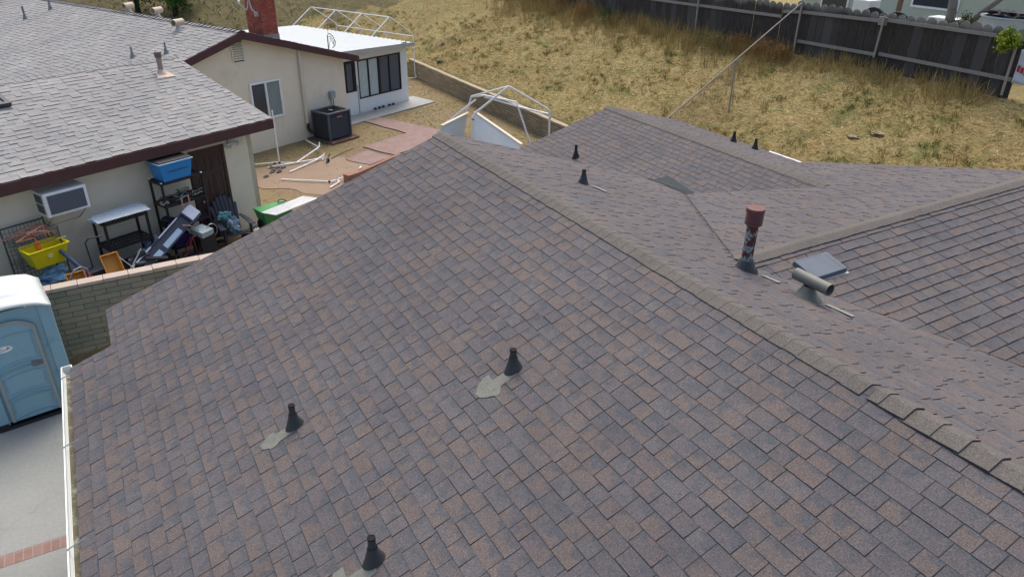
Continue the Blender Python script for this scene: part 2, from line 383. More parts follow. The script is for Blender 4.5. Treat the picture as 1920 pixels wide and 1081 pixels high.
slab('dirt_pad', ragged([(1.2, 3.3), (2.2, .3), (3.6, -.6), (5.2, .6), (4.9, 2.3), (4.3, 3.2), (2.6, 3.6)], .16), .012, .03, pm('packed_dirt', (.27, .20, .145), .95, .14, 2.2, bmp=.4, bsc=30, dirt=((.2, .14, .09), 2, .58)), FN)
# ================================================================== MAIN HOUSE
H1 = thing('house', 'near house with brown grey shingled roof filling the foreground', 'house', FM)
T1 = .3541; TB = .3365; T2 = .2773; T2B = .268; T3 = .2495; ZE = 1.95; XR = 5.51; ZR = ZE + T1 * XR
zf1 = lambda x, y: ZE + T1 * x
zb1 = lambda x, y: ZR - TB * (x - XR)
zp = lambda x, y: 3.364 - T3 * (y + 3.72)
zm = lambda x, y: 3.364 + T3 * (y + 3.72)
XV, ZV = 10.1, ZR - TB * (10.1 - XR); X2 = 11.72; Z2 = ZV + T2 * (X2 - XV)
zf2 = lambda x, y: ZV + T2 * (x - XV)
zb2 = lambda x, y: Z2 - T2B * (x - X2)
MS = [M_SH, M_EDGE]
shingles('roof_slope', H1, [[(-.02, -13), (-.02, .03), (XR, .03), (XR, -13)], [(.47, .03), (.47, 1.06), (XR, 1.06), (XR, .03)]], zf1, (1, 0), MS, expo=.148, seed=11)
shingles('roof_slope', H1, [[(XR, -3.72), (7.103, -3.72), (10.1, .31), (10.1, 1.15), (XR, 1.2)], [(XR, -13), (13.95, -13), (7.103, -3.72), (XR, -3.72)]], zb1, (-1, 0), MS, seed=12, gap=.0065, hts=(.003, .008))
shingles('roof_slope', H1, [[(7.103, -3.72), (X2, -3.72), (X2, -1.48), (10.1, .31)], [(X2, -3.72), (14.15, -3.72), (14.15, .98), (14.0, .96), (X2, -1.48)]], zp, (0, -1), MS, seed=13, gap=.007, hts=(.004, .009))
shingles('roof_slope', H1, [[(7.103, -3.72), (11.4, -9.5), (14.15, -9.5), (14.15, -3.72)]], zm, (0, 1), MS, expo=.148, seed=14, wr=(.16, .34), hts=(.007, .011), cgap=.009)
shingles('roof_slope', H1, [[(10.1, .31), (X2, -1.48), (X2, 4.9), (10.1, 4.9)], [(8.85, 1.2), (10.1, 1.2), (10.1, 4.9), (8.85, 4.9)]], zf2, (1, 0), MS, seed=15)
shingles('roof_slope', H1, [[(X2, -1.48), (14.0, .96), (14.0, 4.9), (X2, 4.9)]], zb2, (-1, 0), MS, seed=16)
MCAP = [M_CAP, M_EDGE]
ridge_cap('ridge_cap', H1, (XR, -6.55, ZR), (XR, 1.08, ZR), T1, TB, MCAP, expo=.145, h=.003, w_=.13)
ridge_cap('ridge_cap', H1, (XR, -12.9, ZR + .004), (XR, -6.62, ZR + .004), T1, TB, MCAP, expo=.2, h=.013, w_=.13, seed=9, lift=.005, rag=.006)
ridge_cap('ridge_cap', H1, (14.15, -3.72, 3.364), (7.15, -3.72, 3.364), T3, T3, MCAP, expo=.14, h=.007, seed=4, w_=.12, lift=.018)
ridge_cap('ridge_cap', H1, (X2, -1.42, Z2), (X2, 4.92, Z2), T2, T2B, MCAP, expo=.14, h=.003, seed=5)
# valley metal showing where the two slopes meet
mb = MB()
mb.prism([(9.86, 1.22, zb1(9.86, 0) + .012), (10.1, 1.22, ZV + .014), (10.34, 1.1, zf2(10.34, 0) + .012), (10.22, .22, zf2(10.22, 0) + .012), (10.1, .2, ZV + .014)], (0, 0, .002))
mb.build('valley_flashing', pm('valley_metal', (.022, .034, .040), .8, .15, 6), H1)
mb = MB(); rv_ = random.Random(6)
for i in range(24):
    t = i / 24; x = 7.2 + (10.0 - 7.2) * t; y = -3.6 + (.2 + 3.6) * t; z = zb1(x, 0) + .012; L_ = rv_.uniform(.05, .13)
    mb.prism([(x - L_, y + .01, zb1(x - L_, 0) + .013), (x, y + .0, z), (x, y + .014, z), (x - L_, y + .022, zb1(x - L_, 0) + .013)], (0, 0, .002))
mb.prism([(7.2, -3.6, zb1(7.2, 0) + .011), (10.0, .2, zb1(10.0, 0) + .011), (9.99, .21, zb1(9.99, 0) + .011), (7.19, -3.59, zb1(7.19, 0) + .011)], (0, 0, .003))
mb.build('valley_cut', M_EDGE, H1)
# roof boards, fascia, soffits
M_DECK = pm('roof_sheathing', (.10, .075, .05), .9)
mb = MB()
def deck(pts, zf, th=.05): mb.prism([(x, y, zf(x, y) - .004) for x, y in pts], (0, 0, -th))
deck([(0, -13), (0, .03), (.48, .03), (.48, 1.04), (XR - .01, 1.04), (XR - .01, -13)], zf1)
deck([(XR + .01, -13), (XR + .01, 1.12), (10.05, 1.12), (10.05, .25), (7.09, -3.73), (13.9, -13)], zb1)
deck([(7.15, -3.7), (14.12, -3.7), (14.12, .94), (13.98, .94), (X2, -1.46), (10.1, .28)], zp)
deck([(7.15, -3.74), (14.12, -3.74), (14.12, -9.45), (11.4, -9.45)], zm)
deck([(8.87, 1.25), (8.87, 4.88), (X2 - .01, 4.88), (X2 - .01, -1.42), (10.12, .34), (10.12, 1.25)], zf2)
deck([(X2 + .01, -1.42), (X2 + .01, 4.88), (13.98, 4.88), (13.98, .97)], zb2)
mb.build('roof_deck', M_DECK, H1)
M_FASC1 = pm('house_fascia', (.32, .29, .25), .6, .15, 5)
mb = MB()
mb.box((.0, -13, 1.76), (.025, .02, 1.935)); mb.box((.0, .02, 1.76), (.5, .045, 1.935)); mb.box((.485, .05, 1.93), (.51, 1.0, 2.09))
for pts, zf in (([(.5, 1.0), (XR, 1.0)], zf1), ([(XR, 1.09), (10.0, 1.09)], zb1), ([(8.9, 4.83), (X2, 4.83)], zf2), ([(X2, 4.83), (13.95, 4.83)], zb2)):
    (xa, ya), (xb, yb) = pts
    mb.prism([(xa, ya, zf(xa, ya) - .06), (xb, yb, zf(xb, yb) - .06), (xb, yb, zf(xb, yb) - .24), (xa, ya, zf(xa, ya) - .24)], (0, .025, 0))
mb.prism([(14.08, -9.4, zm(0, -9.4) - .06), (14.08, -3.72, 3.364 - .06), (14.08, .9, zp(0, .9) - .06), (14.08, .9, zp(0, .9) - .22), (14.08, -3.72, 3.14), (14.08, -9.4, zm(0, -9.4) - .22)], (.025, 0, 0))
mb.build('fascia', M_FASC1, H1)
mb = MB()
mb.box((.45, -12.8, -.6), (9.9, .3, 1.78))
mb.prism([(.6, .28, 1.78), (XR, .28, ZR - .2), (9.9, .28, 2.15), (9.9, .28, 1.78)], (0, -.2, 0))
mb.box((9.2, -9.0, -.6), (13.6, 4.5, 1.85)); mb.prism([(9.3, 4.48, 1.85), (X2, 4.48, Z2 - .2), (13.6, 4.48, 2.0), (13.6, 4.48, 1.85)], (0, -.2, 0))
mb.prism([(13.58, -8.9, 1.85), (13.58, -3.72, 3.1), (13.58, .3, 2.1), (13.58, .3, 1.85)], (-.2, 0, 0))
mb.build('wall', pm('near_house_stucco', (.5, .46, .38), .9, .07, 3, bmp=.4), H1)
# gutter with brackets
M_GUT = pm('white_gutter', (.70, .74, .72), .45, .06, 4)
G = MB(); y0_, y1_ = -13, .12
sec = [(-.005, 1.93), (-.005, 1.825), (-.10, 1.825), (-.125, 1.87), (-.125, 1.925), (-.112, 1.925), (-.112, 1.872), (-.094, 1.838), (-.017, 1.838), (-.017, 1.93)]
G.prism([(x, y1_, z) for x, z in sec], (0, y0_ - y1_, 0)); G.prism([(-.005, y1_, 1.93), (-.005, y1_, 1.825), (-.10, y1_, 1.825), (-.125, y1_, 1.87), (-.125, y1_, 1.925)], (0, .012, 0))
gut = G.build('gutter', M_GUT, H1)
mb = MB(); mb.box((-.09, -12.9, 1.8385), (-.02, .1, 1.843)); mb.build('leaf_dirt', pm('gutter_dirt', (.12, .11, .07), .95, .4, 9, dirt=((.4, .42, .38), 3, .5)), gut)
for yb in (-.16, -1.58, -3.14, -4.7, -6.3):
    mb = MB(); mb.tube((-.128, yb, 1.932), (.03, yb + .03, 1.962), .006, 6); mb.build('bracket', M_METAL, gut)
mb = MB(); mb.box((13.98, 1.0, 2.08), (14.08, 1.9, 2.19)); mb.build('gutter', M_WHITE, H1)
def patch(parent, zf, cx, cy, n=18, seed=0, ex=.33, wy=.15, neck=.055):
    """trowelled sealant fan spreading downslope from the pipe"""
    rnd = random.Random(seed); pts = [(cx + .06, cy + neck), (cx - ex * .42, cy + neck * 1.1)]
    pts += [(cx - ex * .40, cy + wy)]
    for i in range(n):
        t = i / (n - 1); yy = cy + wy - 2 * wy * t; xx = cx - ex * (.62 + .38 * math.sin(math.pi * t)) + rnd.uniform(-.012, .012); pts.append((xx, yy))
    pts += [(cx - ex * .50, cy - wy * .95), (cx - ex * .36, cy - neck * 1.2), (cx + .06, cy - neck)]
    m_ = MB(); m_.prism([(x, y, zf(x, y) + .0085) for x, y in pts], (0, 0, .002)); return m_.build('flashing_sealant', M_LEAD, parent)
def boot(parent, zf, x, y, h, r=.031, up_=(-1, 0), top=None, name='vent_pipe', fl=True, mat=None):
    z = zf(x, y); m_ = MB(); n = 16; vs = []; fs = []
    levels = [(.074, 0.004), (.070, .014), (.058, .05), (r + .016, .10), (r + .005, .15)]
    for i, (rr, hh) in enumerate(levels):
        for k in range(n):
            t = 2 * math.pi * k / n; px, py = math.cos(t) * rr * (1.25 if i < 3 else 1.05), math.sin(t) * rr
            k2 = 1 - i / (len(levels) - 1); vs.append((x + px, y + py, (zf(x + px, y + py) if k2 > .3 else z + (zf(x + px, y + py) - z) * k2) + hh))
    for i in range(len(levels) - 1):
        for k in range(n): fs.append((i * n + k, i * n + (k + 1) % n, (i + 1) * n + (k + 1) % n, (i + 1) * n + k))
    m_.add(vs, fs); m_.tube((x, y, z + .10), (x, y, z + h), r, 16, caps=False); p = m_.build(name, mat or M_BOOT, parent, smooth=True)
    m2 = MB(); m2.tube((x, y, z + h - .002), (x, y, z + h - .03), r * .78, 14, caps=True); m2.lathe([(r * .78, 0), (r, 0), (r * 1.02, -.012)], (x, y, z + h), 16); m2.build('pipe_opening', M_PIPEIN, p)  # near-black plug: the darkness of the open pipe is put into its colour
    return p
p = boot(H1, zf1, 3.74, -4.30, .225); patch(p, zf1, 3.68, -4.33, seed=2, ex=.33, wy=.145)
p = boot(H1, zf1, 1.93, -3.31, .25); patch(p, zf1, 1.86, -3.33, seed=5, ex=.27, wy=.10)
p = boot(H1, zf1, 2.02, -5.22, .25); patch(p, zf1, 1.95, -5.27, seed=8, ex=.34, wy=.17)
def thin_flash(parent, zf, x, y, L=.4, dx=.35):
    m_ = MB(); m_.prism([(x, y - .05, zf(x, y) + .015), (x + .10, y - .06, zf(x + .10, y) + .015), (x + .16, y - L, zf(x + .16, y) + .016), (x + .06, y - L - .04, zf(x + .06, y) + .016)], (0, 0, .004)); m_.build('flashing_sealant', pm('pale_sealant', (.22, .225, .205), .85), parent)
p = boot(H1, zb1, 6.97, -.76, .22, mat=M_BOOT); thin_flash(p, zb1, 7.05, -.76, .30)
p = boot(H1, zf2, 9.72, 3.37, .28, mat=M_BLACK)
boot(H1, zb2, 13.45, 2.45, .24, mat=M_BLACK); boot(H1, zb2, 13.45, 1.80, .24, mat=M_BLACK)
# tall flaking flue pipe
def flue_mat():
    m, n, b = nmat('flaking_flue_paint'); v = obv(n, (1, 1, .45)); a = noise(n, v, 26, 6, .7); d = noise(n, obv(n), 60, 3)
    z = _n(n, 'ShaderNodeSeparateXYZ'); lk(n, v, z.inputs[0])
    band = noise(n, obv(n, (.2, .2, 1)), 6.5, 2)
    c = ramp(n, math_(n, 'ADD', a, math_(n, 'MULTIPLY', math_(n, 'SUBTRACT', band, .5), .9)), [(.40, (.09, .020, .018)), (.44, (.05, .045, .05)), (.47, (.34, .38, .38)), (.56, (.20, .29, .31)), (.60, (.03, .03, .035)), (.68, (.30, .33, .33))])
    lk(n, c, b.inputs['Base Color']); b.inputs['Roughness'].default_value = .6; bump(n, b, a, .004, .6); return m
fx, fy = 6.93, -4.01; fz = zb1(fx, fy)
mb = MB(); mb.tube((fx, fy, fz - .02), (fx, fy, fz + .66), .062, 24); flue = mb.build('flue_pipe', flue_mat(), H1, smooth=True)
mb = MB(); mb.lathe([(.07, .54), (.095, .56), (.095, .58)] + [q for i in range(6) for q in ((.086, .585 + i * .022), (.098, .595 + i * .022))] + [(.100, .725), (.100, .748), (.0, .753)], (fx, fy, fz), 28)
mb.build('flue_cap', pm('rust_red_cap', (.15, .065, .06), .7, .25, 12, dirt=((.05, .03, .03), 14, .58)), flue, smooth=True)
mb = MB(); mb.lathe([(.15, -.045), (.145, .0), (.105, .05), (.085, .11), (.07, .13)], (fx, fy, fz), 20); mb.build('flue_boot', M_BOOT, flue, smooth=True)
thin_flash(flue, zb1, fx + .06, fy - .12, .22)
# T shaped vent hood
tx, ty = 7.10, -4.74; tz = zb1(tx, ty)
M_TEE = pm('grey_green_vent_paint', (.155, .165, .14), .55, .12, 9, dirt=((.08, .08, .07), 6, .6))
mb = MB(); n_ = 20; vs = []; fs = []
for i, (yy, rr) in enumerate(((ty + .19, .066), (ty - .25, .066), (ty - .25, .060), (ty + .19, .060))):
    for k in range(n_): t = 2 * math.pi * k / n_; vs.append((tx + rr * math.cos(t), yy, tz + .21 + rr * math.sin(t)))
for i in range(4):
    for k in range(n_): fs.append((i * n_ + k, i * n_ + (k + 1) % n_, ((i + 1) % 4) * n_ + (k + 1) % n_, ((i + 1) % 4) * n_ + k))
mb.add(vs, fs); tee = mb.build('vent_hood', M_TEE, H1, smooth=True)
mb = MB(); mb.lathe([(.17, -.05), (.16, .0), (.11, .05), (.085, .09), (.055, .15)], (tx, ty, tz), 20); mb.build('vent_base', M_TEE, tee, smooth=True)
mb = MB(); mb.tube((tx, ty + .1, tz + .21), (tx, ty + .09, tz + .21), .061, 16); mb.build('vent_baffle', M_PIPEIN, tee)
thin_flash(tee, zb1, tx + .07, ty - .12, .32)
# flat metal roof vent
X = Matrix.Translation((8.03, -4.18, zm(0, -4.18) + .055)) @ Matrix.Rotation(math.atan(T3), 4, 'X')
mb = MB(); mb.box((-.29, -.175, -.05), (.29, .175, .008), X=X, tp=.006); rv = mb.build('roof_vent', pm('blue_grey_vent_metal', (.10, .125, .16), .6, .2, 5), H1, bev=.008)
mb = MB(); mb.box((-.31, -.20, -.062), (.31, .20, -.048), X=X); mb.build('vent_flange', M_METAL, rv)
mb = MB()
for i in range(18): mb.box((.21, -.15 + i * .0167, .0075), (.28, -.142 + i * .0167, .0105), X=X)
for i in range(24): mb.box((-.25 + i * .0185, .145, .0075), (-.242 + i * .0185, .168, .0105), X=X)
mb.build('vent_mesh', pm('mesh_grey', (.17, .19, .21), .6), rv)
# ================================================================== NEIGHBOUR HOUSE
H2 = thing('house', 'cream stucco neighbour house with pale grey shingled roof and brown fascia', 'house', FN)
ZG = 2.61; TG = .268; VR = 3.2; ZGR = ZG + TG * (VR + .45); TM = .287; UR = 3.34; ZM = 3.72
gf = lambda x, y: ZG + TG * (y + .45)
gb = lambda x, y: ZGR - TG * (y - VR)
ml = lambda x, y: ZM - TM * (UR - x)
mr = lambda x, y: ZM - TM * (x - UR)
MSN = [M_SHN, M_EDGEN]
sk = dict(expo=.15, wr=(.12, .34), hts=(.003, .012), gap=.003, cgap=.003)
shingles('roof_slope', H2, [[(-13, -.45), (.35, -.45), (.35, VR), (-13, VR)]], gf, (0, 1), MSN, seed=21, **sk)
shingles('roof_slope', H2, [[(-13, VR), (.35, VR), (.35, 5.91), (-13, 20.2)]], gb, (0, -1), MSN, seed=22, **sk)
shingles('roof_slope', H2, [[(-3.2, 9.7), (.35, 5.91), (UR, 4.65), (UR, 32), (-3.2, 32)], [(.35, 4.65), (UR, 4.65), (.35, 5.91)]], ml, (1, 0), MSN, seed=23, **sk)
shingles('roof_slope', H2, [[(UR, 4.65), (7.78, 4.65), (7.78, 13), (UR, 32)]], mr, (-1, 0), MSN, seed=24, **sk)
ridge_cap('ridge_cap', H2, (-13, VR, ZGR), (.36, VR, ZGR), TG, TG, [M_CAPN, M_EDGEN], expo=.15, h=.010, w_=.13, seed=31)
ridge_cap('ridge_cap', H2, (UR, 4.64, ZM), (UR, 32, ZM), TM, TM, [pm('cap_pale', (.27, .265, .255), .85), M_EDGEN], expo=.2, h=.03, w_=.14, seed=32)
mb = MB()
mb.box((-13, 0, -.05), (0, .12, 2.42)); mb.prism([(-.12, 0, -.05), (-.12, 0, 2.55), (-.12, VR, 3.4), (-.12, 4.95, 3.0), (-.12, 4.95, -.05)], (.12, 0, 0))
mb.prism([(-.4, 4.95, -.05), (7.35, 4.95, -.05), (7.35, 4.95, mr(7.35, 0) - .07), (UR, 4.95, ZM - .07), (-.4, 4.95, ml(-.4, 0) - .07)], (0, .14, 0))
mb.box((7.21, 5.09, -.05), (7.35, 14, 2.45))
mb.build('wall', M_STUC, H2)
mb = MB()
mb.prism([(-13, -.43, gf(0, -.43) - .03), (.33, -.43, gf(0, -.43) - .03), (.33, -.02, gf(0, -.02) - .03), (-13, -.02, gf(0, -.02) - .03)], (0, 0, -.03))
mb.prism([(.28, -.43, gf(0, -.43) - .012), (.33, VR, ZGR - .012), (.33, 5.0, gb(0, 5.0) - .012), (.33, 5.0, gb(0, 5.) - .16), (.33, VR, ZGR - .16), (.33, -.43, gf(0, -.43) - .16)], (.02, 0, 0))
mb.prism([(.4, 4.68, ml(.4, 0) - .02), (UR, 4.68, ZM - .02), (UR, 4.98, ZM - .02), (.4, 4.98, ml(.4, 0) - .02)], (0, 0, -.03)); mb.prism([(UR, 4.68, ZM - .02), (7.76, 4.68, mr(7.76, 0) - .02), (7.76, 4.98, mr(7.76, 0) - .02), (UR, 4.98, ZM - .02)], (0, 0, -.03))
mb.build('soffit', pm('brown_soffit', (.09, .05, .045), .8), H2)
mb = MB(); mb.box((-13, -.475, 2.385), (.35, -.445, 2.598)); mb.build('fascia', M_FASC, H2)
for s, zf, ua in ((-1, ml, .36), (1, mr, 7.79)):
    mb = MB(); mb.prism([(UR + s * .002, 4.62, ZM - .006), (ua, 4.62, zf(ua, 0) - .006), (ua, 4.62, zf(ua, 0) - .21), (UR + s * .002, 4.62, ZM - .225)], (0, .035, 0)); mb.build('fascia', M_FASC, H2)
# gable louvre
mb = MB(); mb.box((3.10, 4.925, 2.84), (3.49, 4.955, 3.40)); lv = mb.build('gable_vent', pm('vent_dark', (.02, .02, .02), .9), H2)
mb = MB(); 
for i in range(8): mb.prism([(3.13, 4.90, 2.875 + i * .066), (3.46, 4.90, 2.875 + i * .066), (3.46, 4.93, 2.91 + i * .066), (3.13, 4.93, 2.91 + i * .066)], (0, -.004, .016))
mb.box((3.09, 4.90, 2.83), (3.12, 4.95, 3.41)); mb.box((3.47, 4.90, 2.83), (3.50, 4.95, 3.41))
mb.build('louvre_slat', M_STUC, lv)
# sliding window
mb = MB(); u0w, u1w, z0w, z1w = 3.50, 4.65, .97, 2.15
for a, b in (((u0w, 4.88, z0w), (u1w, 4.97, z0w + .06)), ((u0w, 4.88, z1w - .06), (u1w, 4.97, z1w)), ((u0w, 4.88, z0w + .06), (u0w + .06, 4.97, z1w - .06)), ((u1w - .06, 4.88, z0w + .06), (u1w, 4.97, z1w - .06)), ((4.05, 4.885, z0w + .06), (4.11, 4.965, z1w - .06))): mb.box(a, b)
wf = mb.build('window', M_WHITE, H2, bev=.006)
mb = MB(); mb.box((3.56, 4.935, 1.03), (4.05, 4.942, 2.09)); mb.build('pane', M_GLASS, wf)
mb = MB(); mb.box((4.11, 4.925, 1.03), (4.59, 4.932, 2.09)); mb.build('pane', pm('curtain_glass', (.17, .23, .24), .25, .15, 3), wf)
mb = MB()
for i in range(9): mb.box((4.12 + i * .052, 4.920, 1.04), (4.15 + i * .052, 4.924, 2.08))
mb.build('curtain', pm('sheer_curtain', (.26, .32, .32), .8), wf)
# downpipe, hose, electric box
mb = MB(); mb.path([(5.48, 4.87, 2.98), (5.48, 4.86, .5)], .06, 10); mb.build('downpipe', pm('cream_pipe', (.62, .57, .48), .6, .06), H2, smooth=True)
mb = MB(); mb.path([(5.48, 4.84, .55), (5.48, 4.83, .38), (5.50, 4.80, .28), (5.56, 4.74, .22), (5.66, 4.66, .20)], .055, 10); mb.build('hose', M_BLACK, H2, smooth=True)
mb = MB(); mb.box((6.55, 4.80, 1.17), (6.75, 4.95, 1.40)); eb = mb.build('disconnect_box', pm('grey_box_paint', (.27, .33, .36), .5), H2, bev=.01)
mb = MB(); mb.tube((6.60, 4.90, 1.17), (6.62, 4.90, .8), .015); mb.tube((6.70, 4.90, 1.17), (6.71, 4.88, .8), .015); mb.build('conduit', pm('conduit_grey', (.15, .18, .2), .5), eb)
# side door with six panels
mb = MB(); mb.box((-1.62, -.03, 0), (-1.55, .01, 2.18)); mb.box((-.82, -.03, 0), (-.75, .01, 2.18)); mb.box((-1.55, -.03, 2.11), (-.82, .01, 2.18)); df = mb.build('door', M_DOOR, H2)
mb = MB(); mb.box((-1.55, -.012, .04), (-.82, -.001, 2.11))
for cu in (-1.36, -1.01):
    for za, zb_ in ((1.68, 1.98), (.98, 1.56), (.2, .86)):
        for a, b in (((cu - .12, -.022, za), (cu + .12, -.012, za + .025)), ((cu - .12, -.022, zb_ - .025), (cu + .12, -.012, zb_)), ((cu - .12, -.022, za + .025), (cu - .095, -.012, zb_ - .025)), ((cu + .095, -.022, za + .025), (cu + .12, -.012, zb_ - .025)), ((cu - .07, -.019, za + .06), (cu + .07, -.012, zb_ - .06))): mb.box(a, b)
mb.build('door_panel', M_DOOR, df); mb = MB(); mb.blob((-1.49, -.05, 1.0), .03, 0, 6); mb.build('handle', M_METAL, df)
# twin flood light
mb = MB(); mb.lathe([(.055, 0), (.05, .03), (.0, .035)], n=14, X=Matrix.Translation((-.58, -.0, 2.2)) @ Matrix.Rotation(R(90), 4, 'X'))
lt = mb.build('flood_light', pm('light_fitting', (.45, .5, .48), .4), H2, smooth=True)
for sx in (-1, 1):
    X = Matrix.Translation((-.58 + sx * .05, -.06, 2.19)) @ Matrix.Rotation(R(sx * 55), 4, 'Z') @ Matrix.Rotation(R(115), 4, 'X')
    mb = MB(); mb.lathe([(.02, 0), (.03, .04), (.055, .11), (.06, .13), (.045, .135), (0, .12)], n=14, X=X); mb.build('lamp_head', pm('lamp_glass', (.62, .68, .68), .3), lt, smooth=True)
mb = MB(); mb.box((-.61, -.12, 2.05), (-.55, -.05, 2.12)); mb.build('motion_sensor', M_WHITE, lt, bev=.01)
# roof vents of the neighbour
M_TAN = pm('beige_vent_paint', (.50, .42, .32), .6, .1, 8)
def tee_vent(x, y, zf, zoff=0, L=.20):
    z = zf(x, y) + zoff; m_ = MB(); vs = []; fs = []; n_ = 16
    for i, (k2, rr) in enumerate(((-L, .10), (L, .10), (L, .085), (-L, .085))):
        for k in range(n_): t = 2 * math.pi * k / n_; vs.append((x + rr * math.cos(t), y + k2, z + .22 + rr * math.sin(t)))
    for i in range(4):
        for k in range(n_): fs.append((i * n_ + k, i * n_ + (k + 1) % n_, ((i + 1) % 4) * n_ + (k + 1) % n_, ((i + 1) % 4) * n_ + k))
    m_.add(vs, fs, X=Matrix.Translation((x, y, 0)) @ Matrix.Rotation(R(-70), 4, 'Z') @ Matrix.Translation((-x, -y, 0))); v_ = m_.build('vent_hood', M_TAN, H2, smooth=True)
    m_ = MB(); m_.lathe([(.16, -.06), (.15, -.01), (.08, .06), (.07, .16)], (x, y, z), 16); m_.build('vent_base', pm('pale_flashing', (.5, .48, .44), .7), v_, smooth=True)
tee_vent(2.85, 7.1, ml); tee_vent(3.62, 9.55, mr, .02); tee_vent(3.55, 11.2, mr, .02)
M_NP = pm('grey_pipe', (.19, .21, .22), .6)
boot(H2, ml, 1.84, 15.2, .42, .035, mat=M_NP); boot(H2, ml, 2.72, 15.1, .36, .035, mat=M_NP); boot(H2, ml, 1.05, 6.7, .28, .025, mat=M_NP); boot(H2, ml, 1.55, 5.75, .30, .025, mat=M_NP)
gx_, gy_ = -.5, 2.45; gz_ = gf(gx_, gy_)
mb = MB(); mb.tube((gx_, gy_, gz_ - .05), (gx_, gy_, gz_ + .42), .06, 16); gp = mb.build('flue_pipe', pm('tan_grey_pipe', (.30, .25, .22), .6, .15, 14), H2, smooth=True)
mb = MB(); mb.lathe([(.05, .36), (.08, .37), (.085, .46), (.075, .50), (.0, .505)], (gx_, gy_, gz_), 16); mb.build('flue_cap', pm('dark_tan_cap', (.17, .12, .10), .6), gp, smooth=True)
mb = MB(); mb.lathe([(.14, -.04), (.13, .0), (.08, .07), (.065, .1)], (gx_, gy_, gz_), 16); mb.prism([(gx_ - .25, gy_ - .25, gf(0, gy_ - .25) + .02), (gx_ + .2, gy_ - .28, gf(0, gy_ - .28) + .02), (gx_ + .15, gy_ - .02, gf(0, gy_ - .02) + .02), (gx_ - .12, gy_ + .03, gf(0, gy_ + .03) + .02)], (0, 0, .004)); mb.build('flashing_sealant', pm('pinkish_sealant', (.52, .42, .34), .8), gp)
# skylight at the frame's left edge
X = Matrix.Translation((-4.25, 2.36, gf(0, 2.36) + .03)) @ Matrix.Rotation(math.atan(TG), 4, 'X')
mb = MB(); mb.box((-.45, -.3, 0), (.28, -.22, .08), X=X); mb.box((-.45, .12, 0), (.28, .2, .08), X=X); mb.box((.2, -.22, 0), (.28, .12, .08), X=X); mb.box((-.45, -.22, 0), (-.37, .12, .08), X=X)
slt = mb.build('skylight', pm('dark_bronze', (.04, .045, .055), .4), H2); mb = MB(); mb.box((-.37, -.22, .04), (.2, .12, .05), X=X); mb.build('pane', M_GLASS, slt)
# brick chimney
def bricks(mb, p, u, n_, L, H, bw, bh, t, mi_n, seed, gapm=.008, dep=.02):
    """running bond face of separate bricks. p corner, u direction along, n_ outward normal"""
    rnd = random.Random(seed); p, u, n_ = Vector(p), Vector(u), Vector(n_); r = 0; z = 0
    while z < H - .01:
        hh = min(bh, H - z); x = -(bw / 2 if r % 2 else 0)
        while x < L - .01:
            x0, x1 = max(0, x), min(L, x + bw)
            if x1 - x0 > .03:
                d = dep * rnd.uniform(.85, 1.1)
                a = p + u * (x0 + gapm / 2) + Vector((0, 0, z + gapm / 2)); mb.prism([a, a + u * (x1 - x0 - gapm), a + u * (x1 - x0 - gapm) + Vector((0, 0, hh - gapm)), a + Vector((0, 0, hh - gapm))], n_ * d, rnd.randrange(mi_n))
            x += bw
        z += bh; r += 1
MB_R = [pm('brick_red_a', (.30, .075, .05), .85, .15, 14), pm('brick_red_b', (.36, .10, .06), .85, .15, 14), pm('brick_red_c', (.25, .06, .045), .85, .15, 14)]
mb = MB(); mb.box((5.44, 6.52, 2.9), (6.0, 7.3, 5.2), 3)
bricks(mb, (5.42, 6.52, 3.2), (1, 0, 0), (0, -1, 0), .60, 2.0, .2, .072, 0, 3, 41); bricks(mb, (5.44, 7.3, 3.2), (0, -1, 0), (-1, 0, 0), .78, 2.0, .2, .072, 0, 3, 42)
ch = mb.build('chimney', MB_R + [pm('brick_mortar', (.28, .17, .14), .95)], H2)
mb = MB(); mb.box((5.405, 6.485, 2.9), (6.03, 7.31, 3.2)); mb.build('chimney_flashing', pm('chimney_flash_metal', (.24, .22, .22), .7, .15), ch)
# ================================================================== SUNROOM
S = thing('sunroom', 'white sunroom with dark framed windows under a flat white metal roof', 'sunroom', FN, (0, 0, 0))
mb = MB()
mb.box((7.36, 6.0, 0), (8.10, 6.12, 2.2)); mb.box((8.10, 6.0, 0), (8.80, 6.12, .88)); mb.box((8.10, 6.0, 2.0), (8.80, 6.12, 2.2)); mb.box((8.80, 6.004, 0), (8.92, 6.12, 2.2))
mb.box((8.92, 6.0, 0), (11.16, 6.12, .56)); mb.box((8.92, 6.0, 1.98), (11.16, 6.12, 2.2)); mb.box((11.16, 6.0, 0), (11.54, 6.12, 2.2)); mb.box((11.42, 6.12, 0), (11.54, 12.4, 2.2))
mb.build('wall', M_WSTUC, S)
mb = MB(); mb.box((8.845, 5.99, .02), (8.862, 6.003, 1.1)); mb.build('door_seam', pm('seam_dark', (.12, .14, .15), .8), S)
M_DARK = pm('black_window_frame', (.012, .014, .018), .4)
mb = MB()
for a, b in (((8.92, 5.985, .56), (11.16, 6.05, .60)), ((8.92, 5.985, 1.93), (11.16, 6.05, 1.98)), ((8.92, 5.985, .60), (8.96, 6.05, 1.93)), ((11.10, 5.985, .60), (11.16, 6.05, 1.93)), ((9.42, 5.985, .60), (9.47, 6.05, 1.93)), ((9.94, 5.98, .60), (10.04, 6.05, 1.93)), ((10.52, 5.985, .60), (10.57, 6.05, 1.93))): mb.box(a, b)
wf = mb.build('window', M_DARK, S)
M_VERT = pm('white_vertical_blinds', (.42, .50, .50), .6, .10, 3); M_DG = pm('grey_screen_glass', (.10, .115, .14), .3, .2, 2)
